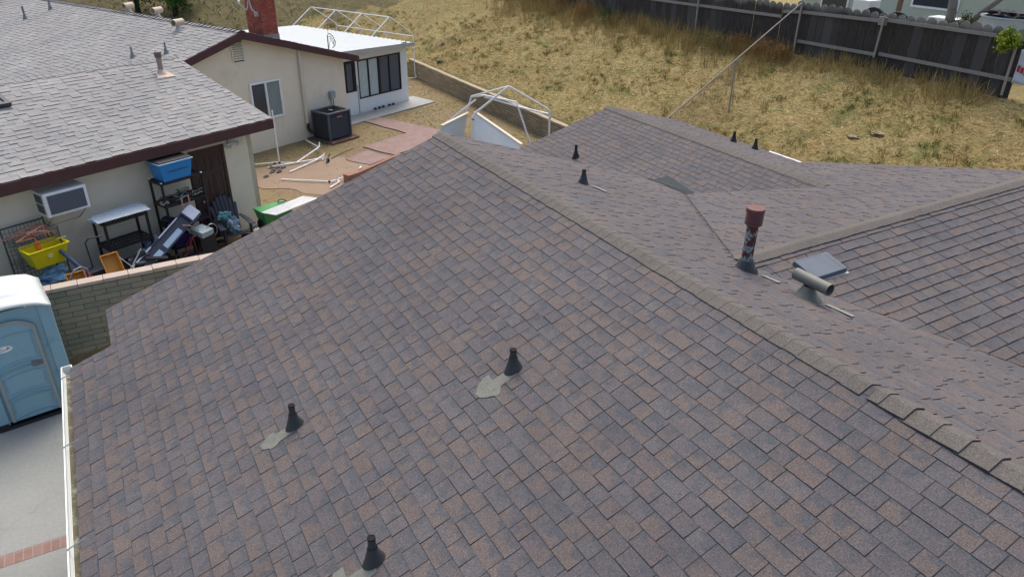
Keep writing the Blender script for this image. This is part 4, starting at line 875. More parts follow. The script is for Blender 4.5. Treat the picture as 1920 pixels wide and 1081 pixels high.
# orange trays
def tray(loc, rz, label, w_=.15, h_=.46, tilt=62):
    F_ = FN @ Matrix.Translation(loc) @ Matrix.Rotation(R(rz), 4, 'Z') @ Matrix.Rotation(R(tilt), 4, 'X')
    t = link(bpy.data.objects.new('orange_tray', None)); t.matrix_world = F_; tag(t, label, 'tray', 'orange plastic trays behind the block wall')
    m_ = MB(); M_ = pm('amber_plastic', (.62, .29, .045), .45, .08, 5, dirt=((.45, .25, .1), 5, .6)); tub(m_, w_ - .03, h_ / 2 - .03, w_, h_ / 2, .11, .008); m_.build('tray', M_, t, bev=.006)
    m_ = MB(); m_.path([(-w_, -h_ / 2, .11), (w_, -h_ / 2, .11), (w_, h_ / 2, .11), (-w_, h_ / 2, .11), (-w_, -h_ / 2, .11)], .012, 6); m_.build('rim', M_, t)
    m_ = MB(); m_.box((-.06, -h_ * .25, .008), (.06, -h_ * .25 + .04, .02)); m_.build('badge', pm('amber_dark', (.40, .17, .02), .5), t)
    return t
tray((-4.27, -1.22, .78), -6, 'larger orange tray propped upright behind the block wall, right of the blue tube', .155, .50); tray((-4.97, -1.30, .74), -8, 'smaller orange tray behind the block wall, below the yellow bin', .15, .40)
mb = MB(); mb.path([(-5.10, -1.32, .55), (-5.08, -1.33, .90), (-4.98, -1.34, 1.03), (-4.84, -1.33, 1.05), (-4.74, -1.3, .95), (-4.72, -1.28, .6)], .012, 8); tag(mb.build('bent_wire', pm('pale_steel', (.35, .38, .42), .4), F=FN, smooth=True), 'curved pale bent wire around the smaller orange tray', 'wire')
mb = MB(); mb.path([(-4.93, -.85, 1.28), (-4.86, -.92, 1.13), (-4.79, -1.02, .98), (-4.73, -1.12, .80)], .04, 10); mb.path([(-4.73, -1.12, .80), (-4.71, -1.15, .4)], .03, 8); tag(mb.build('tube', pm('slate_blue_tube', (.06, .10, .16), .5), F=FN, smooth=True), 'slate blue bent tube leaning up beside the yellow bin', 'tube')
mb = MB(); mb.tube((-4.70, -1.22, .82), (-4.66, -1.25, .52), .035, 10); tag(mb.build('red_canister', pm('red_plastic', (.42, .03, .02), .4), F=FN, smooth=True), 'small red canister at the foot of the blue tube', 'canister')
mb = MB(); mb.path([(-4.50, -.95, .8), (-4.50, -.92, 1.30), (-4.42, -.92, 1.36), (-4.18, -.94, 1.33)], .014, 8); mb.path([(-4.5, -.95, .8), (-4.9, -1.05, .75)], .014, 8); tag(mb.build('hand_truck', M_DKBLUE, F=FN, smooth=True), 'thin dark bent tube frame left of the short black shelving', 'frame')
mb = MB(); mb.box((-4.68, -1.18, 0), (-4.35, -.85, .78), tp=.03); tag(mb.build('bucket', pm('dark_slate_bucket', (.03, .04, .055), .6, .3), F=FN, bev=.02), 'dark slate box between the orange trays', 'box')
# dark board with pale strips
A = thing('folded_treadmill', 'long navy board with pale blue strips leaning diagonally over the junk', 'exercise machine', FN, (0, 0, 0))
p0 = Vector((-3.86, -1.22, .50)); p1 = Vector((-2.36, -.78, 1.12)); d = (p1 - p0); L = d.length; d.normalize(); sidev = Vector((.30, -.55, -.62)).normalized(); sidev = (sidev - d * sidev.dot(d)).normalized(); nn_ = d.cross(sidev).normalized()
if nn_.dot(Vector((-.4, -.6, .7))) < 0: nn_ = -nn_
X = frame_xform(p0, d, sidev, nn_)
mb = MB(); mb.box((0, -.10, -.05), (L, .18, -.008), X=X); mb.build('deck', M_DKBLUE, A)
M_STR = pm('pale_blue_strip', (.34, .48, .60), .5, .08, 6)
for a, b in ((.06, .70), (.82, 1.34)): mb = MB(); mb.box((a, .03, -.008), (b, .145, .004), X=X); mb.build('strip', M_STR, A)
mb = MB(); mb.box((-.05, -.13, -.03), (L * .98, -.10, .03), X=X); mb.box((0, .15, -.03), (L, .18, .03), X=X); mb.build('rail', M_DKBLUE, A)
mb = MB(); mb.box((.05, -.128, .03), (.62, -.10, .036), X=X); mb.box((.88, -.128, .03), (1.5, -.10, .036), X=X); mb.build('edge_strip', pm('lilac_white', (.50, .54, .66), .4), A)
mb = MB(); mb.box((L - .02, -.12, .02), (L + .26, .16, .05), X=X); mb.build('console', pm('pale_lilac_panel', (.55, .60, .70), .4), A, bev=.01)
mb = MB(); mb.box((L - .04, .16, -.30), (L + .24, .20, .02), X=X); mb.box((L - .06, -.13, -.10), (L + .27, .19, .018), X=X); mb.build('console_shell', M_DKBLUE, A)
mb = MB(); mb.tube((-4.02, -1.25, .55), (-3.62, -1.15, .92), .012, 6); mb.tube((-3.9, -1.35, .62), (-4.1, -1.0, .98), .01, 6); mb.tube((-3.7, -1.30, .58), (-4.05, -1.32, .52), .012, 6); tag(mb.build('metal_rods', pm('pale_rod', (.45, .47, .5), .4), F=FN), 'loose thin metal rods between the orange tray and the navy board', 'rods')
mb = MB(); rnd = random.Random(8)
for k in range(10): 
    x = rnd.uniform(-4.1, -3.3); y = rnd.uniform(-1.3, -.9); X = Matrix.Translation((x, y, .55 + rnd.uniform(-.2, .2))) @ Matrix.Rotation(rnd.uniform(-.5, .5), 4, 'Z') @ Matrix.Rotation(rnd.uniform(-.5, .5), 4, 'Y'); mb.box((-.2, -.06, -.02), (.2, .06, .02), k % 3, X=X)
mb.box((-4.1, -1.25, 0), (-2.3, -.95, .34), 0)
tag(mb.build('scrap_heap', [M_BLACK, M_DKBLUE, pm('dull_grey_scrap', (.10, .11, .13), .6, .3)], F=FN), 'heap of dark scrap pieces between the shelving and the block wall', 'scrap', kind='stuff')
# red bicycle
A = thing('bicycle', 'dark red bicycle frame lying among the junk near the navy board', 'bicycle', FN, (-2.45, -1.02, .18), 12)
mb = MB(); M_RED = pm('dark_red_paint', (.16, .02, .03), .45, .2)
for a, b in (((-.30, 0, .12), (.0, 0, .55)), ((.0, 0, .55), (.30, .05, .50)), ((.30, .05, .50), (.05, 0, .05)), ((.05, 0, .05), (-.30, 0, .12)), ((.0, 0, .55), (.05, 0, .05)), ((-.30, .1, .12), (.0, .06, .55)), ((.30, .05, .5), (.38, .05, .12)), ((-.32, -.08, .10), (-.05, .0, .02))): mb.tube(a, b, .015, 8)
mb.build('frame', M_RED, A, smooth=True)
for cx, cy, cz in ((.40, .06, .12), (-.32, .04, .10)):
    mb = MB(); mb.path([(cx + .20 * math.cos(t), cy + .05 * math.sin(t), cz + .20 * math.sin(t)) for t in [2 * math.pi * i / 22 for i in range(23)]], .015, 6); wl = mb.build('wheel', M_BLACK, A, smooth=True)
    mb = MB()
    for i in range(8): t = math.pi * i / 4; mb.tube((cx, cy, cz), (cx + .19 * math.cos(t), cy + .05 * math.sin(t), cz + .19 * math.sin(t)), .003, 4)
    mb.build('spokes', M_METAL, wl)
mb = MB(); mb.path([(-.12, .08, .85), (.05, .06, .78), (.22, .02, .60), (.34, .0, .52)], .012, 6); mb.build('handlebar', pm('tan_grip', (.42, .30, .22), .5), A, smooth=True)
mb = MB(); mb.path([(.25 + .13 * math.cos(t), .2, .55 + .15 * math.sin(t)) for t in [2 * math.pi * i / 18 for i in range(19)]], .008, 5); tag(mb.build('wire_hoop', M_METAL, F=FN @ Matrix.Translation((-2.2, -1.15, .15))), 'thin grey wire hoop above the dark red bicycle', 'hoop')
mb = MB(); mb.lathe([(0, .03), (.12, .028), (.135, .01), (.13, 0)], n=20); tag(mb.build('plastic_disc', pm('pale_blue_lid', (.42, .52, .56), .4), F=FN @ Matrix.Translation((-.42, -.36, .02)), smooth=True), 'round pale blue disc on the ground by the charcoal chair', 'disc')
# green wheeled bin lying behind a white lattice
A = thing('wheeled_bin', 'bright green wheeled bin lying behind the white lattice', 'bin', FN, (-.36, -1.0, .30), -8)
mb = MB(); tub(mb, .28, .18, .37, .24, .44); mb.build('bin', pm('bright_green_plastic', (.07, .33, .10), .4, .08), A, bev=.02)
mb = MB(); mb.box((-.38, -.25, .44), (.38, .25, .47)); mb.build('lid', pm('bright_green_plastic', (.06, .38, .09), .4, .08), A, bev=.01)
mb = MB(); mb.path([(.15, .05, .52), (.22, .1, .56), (.32, .1, .55), (.36, .02, .52), (.25, -.04, .53), (.15, .05, .52)], .012, 6); mb.build('cord', M_BLACK, A)
mb = MB(); X = Matrix.Translation((-.36, .02, .12)) @ Matrix.Rotation(R(90), 4, 'Y'); mb.lathe([(.0, -.03), (.10, -.03), (.12, -.02), (.12, .02), (.10, .03), (0, .03)], n=18, X=X); mb.build('wheel', M_BLACK, A, smooth=True)
A = thing('lattice_panel', 'white plastic lattice sheet lying against the green bin', 'lattice', FN, (-.12, -1.32, .80), 4)
mb = MB(); X = Matrix.Rotation(R(-6), 4, 'X')
for i in range(23): mb.box((-.60 + i * .052, -.22, 0), (-.575 + i * .052, .22, .006), X=X)
for i in range(9): mb.box((-.61, -.215 + i * .052, .0065), (.61, -.190 + i * .052, .0125), X=X)
mb.build('slats', M_WHITE, A)
mb = MB(); 
for a, b in (((-.64, -.25, -.004), (.64, -.22, .018)), ((-.64, .22, -.004), (.64, .25, .018)), ((-.64, -.22, -.004), (-.61, .22, .018)), ((.61, -.22, -.004), (.64, .22, .018))): mb.box(a, b, X=X)
mb.build('border', M_WHITE, A)
# ================================================================== YARD PIPES, EDGING
def pipes(name, label, segs, cat='pipes', F=FN, r=.021, mat=None, joints=(), grp=None, n=8):
    t = thing(name, label, cat, F, (0, 0, 0), 0, grp)
    for s in segs: m_ = MB(); m_.path(s, r, n); m_.build('pipe', mat or M_WPIPE, t, smooth=True)
    for j in joints: m_ = MB(); m_.blob(j, .038, .15, 6, 1); m_.build('joint', pm('navy_joint', (.03, .045, .09), .5), t, smooth=True)
    return t
pipes('collapsed_canopy_frame', 'white pipes of a collapsed canopy on the dirt, one standing upright by the garage corner',
      [[(3.12, 3.4, .05), (3.12, 3.4, 1.66)], [(2.2, 4.1, .06), (3.12, 3.42, .08)], [(3.12, 3.42, .06), (3.45, 3.02, .06), (4.62, 3.32, .22), (4.70, 3.40, .30)], [(2.65, 3.35, .05), (4.25, 2.72, .07)], [(4.30, 2.80, .12), (4.0, 2.72, .08), (2.79, 2.52, .04)], [(5.12, 4.6, .10), (4.70, 3.42, .16)], [(4.68, 3.5, .05), (4.70, 3.38, .34)], [(4.15, 2.65, .03), (4.32, 2.74, .20)]], joints=[(3.12, 3.4, .07), (4.69, 3.42, .18), (4.26, 2.74, .09), (3.02, 3.5, .06)])
pipes('collapsed_canopy_frame', 'white pipe with a forked joint on the dirt beside the brick edging', [[(2.22, 2.16, .05), (2.95, .90, .06)], [(2.95, .90, .06), (3.12, .82, .09), (3.10, .70, .06), (2.62, .55, .05)], [(3.12, .84, .09), (3.42, .72, .12)], [(4.25, 1.12, .05), (4.45, 1.24, .05)]], joints=[(2.93, .93, .06), (3.14, .84, .09)])
mb = MB(); mb.path([(4.05, 2.35, .03), (4.15, 2.4, .12), (4.3, 2.55, .10), (4.42, 2.6, .18)], .02, 6); mb.blob((4.18, 2.42, .08), .06, .5, 6, 4); tag(mb.build('tap_fitting', M_BOOT, F=FN, smooth=True), 'small grey fitting on the dirt right of the collapsed pipes', 'fitting')
mb = MB(); mb.path([(4.45, 2.6, .03), (5.1, 2.75, .04), (5.6, 2.85, .03)], .012, 6); tag(mb.build('dark_stick', pm('dark_stick', (.05, .035, .025), .9), F=FN), 'thin dark stick lying between the fitting and the brick path', 'stick')
mb = MB(); rnd = random.Random(2)
for k in range(9): mb.blob((2.1 + rnd.uniform(0, .9), 3.0 + rnd.uniform(-.3, .3), .03), (.09, .05, .04), .5, 5, k)
tag(mb.build('rubble', pm('grey_rubble', (.13, .12, .11), .9, .3), F=FN), 'grey scraps scattered at the foot of the collapsed white pipes', 'rubble', kind='stuff')
A = thing('brick_edging', 'low brick edging ending in a brick block beside the near roof', 'edging', FN)
mb = MB(); mb.prism([(3.45, .62, 0), (5.9, .98, 0), (5.9, 1.10, 0), (3.45, .74, 0)], (0, 0, .14)); mb.build('edging_wall', pm('dull_brick', (.27, .14, .10), .9, .2, 6), A)
mb = MB(); mb.box((3.22, .42, 0), (3.52, .66, .26)); mb.build('end_block', pm('orange_brick', (.29, .15, .11), .9, .12, 8), A, bev=.006)
mb = MB(); mb.box((-.26, -.05, 0), (.26, .05, .06), X=Matrix.Translation((3.22, .20, .05)) @ Matrix.Rotation(R(38), 4, 'Z')); mb.build('loose_brick', pm('orange_brick', (.29, .15, .11), .9, .12, 8), A, bev=.005)
# wheelbarrow-like canopy frames
ys_ = (8.9, 10.6, 12.3, 14.0); segs = []
A = thing('canopy_frame', 'tall white pipe canopy frame standing behind the sunroom roof', 'canopy frame', FN)
for y in ys_:
    for s in (-1, 1):
        ex, rg = 13.6 + s * 1.42, (13.6 + s * .05)
        mb = MB(); mb.path([(rg, y, 2.78), (13.6 + s * 1.22, y, 2.06), (ex - s * .04, y, 1.96), (ex, y, 1.84)], .024, 8); mb.build('rafter', M_WPIPE, A, smooth=True)
        mb = MB(); mb.path([(ex, y, 1.86), (ex, y, .0)], .022, 8); lg = mb.build('leg', M_WPIPE, A, smooth=True)
mb = MB(); mb.path([(13.6, 8.9, 2.79), (13.6, 14.0, 2.79)], .024, 8); mb.build('ridge_pipe', M_WPIPE, A, smooth=True)
for s in (-1, 1): mb = MB(); mb.path([(13.6 + s * 1.42, 8.9, 1.84), (13.6 + s * 1.42, 14.0, 1.84)], .022, 8); mb.build('eave_pipe', M_WPIPE, A, smooth=True)
mb = MB(); mb.path([(14.4, 8.85, .08), (15.0, 8.8, .06), (15.1, 8.9, .12)], .022, 6); mb.build('base_pipe', M_WPIPE, A, smooth=True)
pipes('canopy_frame', 'sagging white pipe canopy frame by the retaining wall with blue joints',
      [[(11.79, 9.95, 2.3), (13.30, 10.08, 1.42), (13.39, 10.12, 1.3)], [(13.39, 10.12, 1.3), (13.42, 10.14, 0)], [(11.79, 9.95, 2.3), (11.10, 10.76, 1.42), (11.01, 10.80, 1.28)], [(11.01, 10.80, 1.28), (11.03, 10.83, 0)],
       [(11.79, 9.95, 2.3), (12.32, 13.49, 1.22)], [(12.32, 13.49, 1.22), (11.94, 13.61, 0)], [(12.32, 13.49, 1.2), (12.71, 13.24, 1.27), (12.97, 11.50, 1.38), (12.99, 11.42, 1.28)], [(12.71, 13.24, 1.22), (12.97, 11.42, 1.25), (13.36, 10.15, 1.25)], [(12.97, 11.42, 1.28), (13.31, 11.08, 0)], [(12.18, 12.89, 1.25), (11.18, 13.54, .3)]],
      'canopy frame', FM, .033, joints=[(12.71, 13.24, 1.25), (12.98, 11.42, 1.24), (11.01, 10.80, 1.2), (13.40, 10.12, 1.12)])
M_PAN = pm('blue_white_panel', (.66, .73, .78), .5, .06, 3); M_CRM = pm('cream_edge', (.62, .56, .44), .7, .1)
for (a, b, za, lab) in (((10.5, 12.1, .75), (11.95, 13.05, .8), 0, 'left blue white panel with a cream edge leaning under the sagging canopy frame'), ((11.90, 12.45, .95), (11.62, 8.9, .82), 0, 'right long blue white panel with a cream edge leaning under the sagging canopy frame')):
    A = thing('board_panel', lab, 'panel', FM, (0, 0, 0), 0, 'white panels under the canopy frame'); a, b = Vector(a), Vector(b)
    off = Vector((-.25, -.1, 0)); mb = MB(); mb.prism([a, b, Vector((b.x + off.x, b.y + off.y, 0)), Vector((a.x + off.x, a.y + off.y, 0))], (.05, .05, 0)); mb.build('sheet', M_PAN, A)
    n_ = (b - a).normalized(); sd2 = Vector((n_.y, -n_.x, 0)); 
    if sd2.x < 0: sd2 = -sd2
    mb = MB(); mb.prism([a - sd2 * .02, b - sd2 * .02, b + sd2 * .08, a + sd2 * .08], (0, 0, .025)); mb.build('edge_board', M_CRM, A)
# ================================================================== CHIMNEY ARM, ROOF COIL
A = thing('satellite_dish', 'grey satellite dish arm bolted to the red brick chimney', 'satellite dish', FN)
mb = MB(); mb.path([(5.22, 6.46, 3.87), (5.18, 6.38, 3.90), (4.96, 6.3, 4.06), (4.92, 6.3, 4.22), (4.92, 6.3, 4.5)], .022, 8); mb.build('mast', pm('dish_grey', (.40, .44, .48), .45), A, smooth=True)
mb = MB(); mb.path([(4.45, 6.2, 4.33), (4.49, 6.22, 4.22), (4.74, 6.26, 4.05), (4.80, 6.28, 4.12), (4.90, 6.3, 4.42)], .014, 8); mb.build('feed_arm', pm('dish_grey', (.40, .44, .48), .45), A, smooth=True)
mb = MB(); mb.lathe([(0, -.05), (.03, -.05), (.035, .03), (0, .04)], (4.47, 6.2, 4.33), 10); mb.build('feed_horn', M_WHITE, A, smooth=True)
mb = MB(); mb.box((5.16, 6.44, 3.80), (5.28, 6.49, 3.94)); mb.build('mount_plate', M_METAL, A); 
mb = MB(); n = 20; X = Matrix.Translation((5.02, 6.26, 4.62)) @ Matrix.Rotation(R(-70), 4, 'Y') @ Matrix.Rotation(R(20), 4, 'X')
mb.lathe([(0, 0), (.1, .012), (.2, .045), (.28, .09), (.285, .085), (.2, .035), (0, -.01)], n=24, X=X); mb.build('dish', pm('dish_grey', (.40, .44, .48), .45), A, smooth=True)
mb = MB(); mb.path([(5.21, 6.45, 3.86), (5.17, 6.47, 3.7), (5.06, 6.48, 3.45)], .008, 5); mb.build('cable', M_BLACK, A)
A = thing('old_antenna', 'bent dark hoop antenna standing on the white sunroom roof', 'antenna', FN, (7.02, 5.12, 2.66), 0)
M_ANT = pm('dark_teal_metal', (.05, .09, .11), .5)
mb = MB(); mb.path([(-.11, 0, .0), (-.10, 0, .5)], .02, 6); mb.build('mast', M_ANT, A)
mb = MB(); mb.path([(-.10, .0, .52), (.0, .0, .55), (.13, .0, .45), (.22, .0, .26), (.18, 0, .14), (.06, 0, .08)], .013, 6); mb.path([(-.06, .0, .46), (.04, 0, .46), (.12, 0, .34), (.14, 0, .14)], .009, 5); mb.path([(-.08, 0, .1), (.02, 0, .42), (.10, 0, .2), (.2, 0, .3)], .007, 5); mb.build('hoop', M_ANT, A, smooth=True)
mb = MB(); mb.path([(-.02, .05, .5), (.03, .12, .85), (.12, .15, 1.05)], .006, 4); mb.build('wire', M_ANT, A)
# ================================================================== FENCES ON THE HILL
def wood_mat():
    m, n, b = nmat('weathered_fence_wood'); v = obv(n, (1, 1, .12)); a = noise(n, v, 30, 5, .7); d = noise(n, obv(n), 1.6, 4); at = _n(n, 'ShaderNodeAttribute', attribute_name='tab')
    sp = _n(n, 'ShaderNodeSeparateColor'); lk(n, at.outputs['Color'], sp.inputs[0])
    c = ramp(n, a, [(.3, (.018, .014, .013)), (.55, (.044, .037, .033)), (.75, (.08, .074, .068))])
    c = mix(n, math_(n, 'MULTIPLY', ramp(n, sp.outputs[0], [(.6, (0, 0, 0)), (1, (1, 1, 1))]), .8), c, (.085, .086, .088))
    c = mix(n, ramp(n, math_(n, 'ADD', sp.outputs[1], math_(n, 'MULTIPLY', math_(n, 'SUBTRACT', d, .5), .3)), [(.84, (0, 0, 0)), (.97, (.9, .9, .9))]), c, (.24, .235, .21))
    lk(n, c, b.inputs['Base Color']); b.inputs['Roughness'].default_value = .9; bump(n, b, a, .006, .7); return m
M_WOOD = wood_mat(); M_RAIL = pm('grey_rail_wood', (.25, .24, .22), .9, .25, 12); M_GALV = pm('galvanised_post', (.33, .31, .28), .6, .15, 8, metal=.3)
FT = thing('wooden_fence', 'weathered dark board fence with scalloped tops along the hill crest', 'fence', FM)
mb = MB(); mb.col = []; rnd = random.Random(4); y = .55; BF = 20.80
while y < 34:
    w_ = rnd.uniform(.27, .31); top = 4.56 + rnd.uniform(-.025, .025) + (.05 if y < 2 else 0); dx = rnd.uniform(-.008, .008); rr = rnd.random(); g0 = hill_z(BF, y) - .05
    if y > 7.4: top -= .08
    hw_ = w_ / 2 - .006; cy = y + w_ / 2; ts = top - .13
    prof = [(cy - hw_, g0), (cy + hw_, g0), (cy + hw_, ts)] + [(cy + hw_ * math.cos(t) * (1.0), ts + .13 * math.sin(t)) for t in [math.pi * i / 8 for i in range(1, 8)]] + [(cy - hw_, ts)]
    k = len(mb.v); n_ = len(prof); mb.v += [(BF + dx, p[0], p[1]) for p in prof] + [(BF + dx + .022, p[0], p[1]) for p in prof]
    fl = [tuple(range(k, k + n_)), tuple(range(k + n_, k + 2 * n_))[::-1]] + [(k + i, k + n_ + i, k + n_ + (i + 1) % n_, k + (i + 1) % n_) for i in range(n_)]
    for f in fl: mb.f.append(f); mb.m.append(0); mb.col += [(rr, (mb.v[i][2] - g0) / (top - g0), 0, 1) for i in f]
    y += w_
mb.build('board_panel', M_WOOD, FT)
for y0_, y1_, za, zb_ in ((.6, 4.32, 4.37, 4.37), (4.40, 7.2, 4.33, 4.26), (7.3, 7.95, 4.25, 4.2), (8.0, 11.8, 4.04, 3.98), (11.9, 20, 3.97, 3.85), (.6, 4.3, 3.42, 3.46), (4.4, 7.2, 3.42, 3.40)):
    mb = MB(); X0 = BF - .05; mb.prism([(X0, y0_, za - .045), (X0, y1_, zb_ - .045), (X0, y1_, zb_ + .045), (X0, y0_, za + .045)], (.04, 0, 0)); mb.build('rail', M_RAIL, FT)
mb = MB(); mb.box((BF - .09, 4.28, 4.22), (BF - .01, 4.52, 4.44)); mb.build('rail_block', M_RAIL, FT)
def post(b, a, z0, z1, label, lean=(0, 0), r=.03):
    m_ = MB(); m_.tube((0, 0, 0), (lean[0], lean[1], z1 - z0), r, 10); t = m_.build('post', M_GALV, FT, smooth=True); t.location = (b, a, z0); return t
post(20.66, 7.2, 3.0, 4.62, ''); post(20.66, 4.36, 3.35, 4.48, '', (0, -.04)); post(20.60, .62, 3.05, 4.28, '', (0, .02)); post(20.66, 11.75, 3.0, 4.4, '')
# chain-link run going down the hill
CF = thing('chain_link_fence', 'rusty chain link fence with a sloping top rail running down the hill', 'fence', FM)
c0, c1 = Vector((13.9, 5.40, 2.02)), Vector((20.66, 7.2, 4.55)); dd = c1 - c0
mb = MB(); mb.tube(c0, c1, .019, 8); mb.build('top_rail', pm('rusty_galvanised', (.23, .21, .185), .7, .25, 9), CF, smooth=True)
for f in (.05, .49): p = c0 + dd * f; g = hill_z(p.x, p.y); mb = MB(); mb.tube((p.x, p.y, g - .05), tuple(p), .028, 8); mb.build('post', M_GALV, CF, smooth=True)
mb = MB(); rnd = random.Random(1); s = 0.05
while s < .50:
    p = c0 + dd * s
    for sg in (-1, 1):
        q = p.copy(); pts = [tuple(q)]; hh = 0
        e = c0 + dd * max(0, min(.52, s + sg * .075)); g = hill_z(e.x, e.y) + .02
        mb.tube(tuple(p), (e.x, e.y, g), .0024, 3, caps=False)
    s += .0095
mb.build('chain_mesh', pm('rusty_wire', (.16, .12, .09), .8), CF)
# red and white sign cloth and plant at the right edge
A = thing('banner', 'white banner with red printing hanging at the right end of the board fence', 'banner', FM, (20.74, 0, 0))
mb = MB(); n = 8; vs = []
for j in range(n + 1):
    for i in range(n + 1): vs.append((.03 * math.sin(i * 1.9 + j * .4), .56 - .8 * i / n, 3.35 + .80 * j / n))
mb.add(vs, [(j * (n + 1) + i, j * (n + 1) + i + 1, (j + 1) * (n + 1) + i + 1, (j + 1) * (n + 1) + i) for j in range(n) for i in range(n)]); bn = mb.build('cloth', pm('banner_white_blue', (.55, .62, .72), .7, .12, 5), A, smooth=True); bn.modifiers.new('t', 'SOLIDIFY').thickness = .004
mb = MB(); rnd = random.Random(6)
for k in range(7): mb.box((-.05, .50 - k * .09, 3.60 + rnd.uniform(-.02, .05)), (-.042, .44 - k * .09, 3.78 + rnd.uniform(-.05, .02)))
mb.build('printing', pm('banner_red', (.40, .03, .04), .7), A)
# ================================================================== LEAVES AND GRASS
def leaf_mat(name, cols, rough=.8):
    m, n, b = nmat(name); at = _n(n, 'ShaderNodeAttribute', attribute_name='tab'); sp = _n(n, 'ShaderNodeSeparateColor'); lk(n, at.outputs['Color'], sp.inputs[0])
    k = len(cols); c = ramp(n, sp.outputs[0], [(i / (k - 1) if k > 1 else 0, c_) for i, c_ in enumerate(cols)])
    lk(n, c, b.inputs['Base Color']); b.inputs['Roughness'].default_value = rough; b.inputs['Specular IOR Level'].default_value = .2
    try: b.inputs['Subsurface Weight'].default_value = 0
    except Exception: pass
    return m
def blades(name, P0, D, W, col, mat, F, kind='stuff', label=None, cat=None, parent=None):
    """P0 (n,3) roots, D (n,3) blade vectors, W (n,) widths, col (n,) 0..1"""
    n = len(P0); rs = np.random.RandomState(len(P0)); rv = rs.normal(size=(n, 3)); side = np.cross(D, rv); side /= (np.linalg.norm(side, axis=1)[:, None] + 1e-9); side *= W[:, None] / 2
    mid = P0 + D * .55 + rs.normal(size=(n, 3)) * np.linalg.norm(D, axis=1)[:, None] * .06
    V = np.stack([P0 - side, P0 + side, mid + side * .8, mid - side * .8, P0 + D], 1).reshape(-1, 3)
    b = np.arange(n)[:, None] * 5; quads = b + np.array([0, 1, 2, 3]); tris = b + np.array([3, 2, 4])
    loops = np.concatenate([quads, tris], 1).reshape(-1); ls = (np.arange(n)[:, None] * 7 + np.array([0, 4])).reshape(-1); lt = np.tile([4, 3], n)
    me = bpy.data.meshes.new(name); me.vertices.add(len(V)); me.vertices.foreach_set('co', V.astype(np.float32).ravel())
    me.loops.add(len(loops)); me.loops.foreach_set('vertex_index', loops.astype(np.int32)); me.polygons.add(len(ls)); me.polygons.foreach_set('loop_start', ls.astype(np.int32)); me.polygons.foreach_set('loop_total', lt.astype(np.int32))
    me.update(calc_edges=True); me.validate(); me.materials.append(mat)
    ca = me.color_attributes.new('tab', 'FLOAT_COLOR', 'CORNER'); c = np.repeat(col, 7); a = np.stack([c, c, c, np.ones_like(c)], 1).astype(np.float32); ca.data.foreach_set('color', a.ravel())
    o_ = link(bpy.data.objects.new(name, me)); 
    if parent is not None: o_.parent = parent
    else: o_.matrix_world = F
    tag(o_, label, cat, None, kind); return o_
rs = np.random.RandomState(3)
M_STRAW = leaf_mat('straw', [(.10, .12, .025), (.17, .17, .045), (.34, .24, .085), (.44, .33, .13), (.55, .43, .21), (.70, .60, .36)])
def hill_pts(n, b0, b1, a0, a1):
    pts = []; 
    for _ in range(n):
        a = rs.uniform(a0, a1); t = toe(a); b = t + .12 + rs.uniform(b0, b1); pts.append((b, a, hill_z(b, a)))
    return np.array(pts)
def lying(n, l0, l1, zt=.25): 
    th = rs.uniform(0, 2 * math.pi, n); L = rs.uniform(l0, l1, n); return np.stack([np.cos(th) * L, np.sin(th) * L, np.abs(rs.normal(size=n)) * L * zt], 1)
NS = 80000; P = np.concatenate([hill_pts(64000, 0, 6.5, -4.5, 24), hill_pts(16000, 0, 14, 22, 34)]); P[:, 2] += rs.uniform(-.005, .02, NS); D = lying(NS, .05, .17)
pn = np.array([mnoise.noise(Vector((p[0] * .7, p[1] * .7, 3))) + .6 * mnoise.noise(Vector((p[0] * 2.2, p[1] * 2.2, 7))) for p in P]); col = np.clip(.59 + rs.normal(size=NS) * .16 - np.clip(pn, -.2, .6) * .65, 0, 1)
blades('dry_grass', P, D, rs.uniform(.006, .017, NS), col, M_STRAW, FM, label='cut straw and dry grass covering the hillside', cat='grass')
# upright tufts, greener where the ground is greener
cl = hill_pts(2300, .2, 6.3, -4.5, 34); PP = []; DD = []; CC = []
for c in cl:
    g = mnoise.noise(Vector((c[0] * .7, c[1] * .7, 3))) + .6 * mnoise.noise(Vector((c[0] * 2.2, c[1] * 2.2, 7)))
    if g < .0 and rs.rand() < .78: continue
    m_ = rs.randint(10, 26)
    for _ in range(m_):
        r_ = rs.rand() * .13; t = rs.rand() * 6.28; PP.append((c[0] + r_ * math.cos(t), c[1] + r_ * math.sin(t), c[2] - .01)); h_ = rs.uniform(.06, .17); DD.append((rs.normal() * .05, rs.normal() * .05, h_)); CC.append(np.clip(rs.normal() * .12 + (.14 if g > .2 else .42), 0, 1))
blades('grass_tufts', np.array(PP), np.array(DD), rs.uniform(.006, .014, len(PP)), np.array(CC), M_STRAW, FM, label='green and dry tufts of grass on the hillside', cat='grass')
# far hillside
NS = 14000; P = hill_pts(NS, 0, 15, 34, 62); blades('dry_grass', P, lying(NS, .1, .3, .5), rs.uniform(.02, .045, NS), np.clip(.22 + rs.normal(size=NS) * .16, 0, 1), M_STRAW, FM, label='dry grass on the far hillside behind the sunroom', cat='grass')
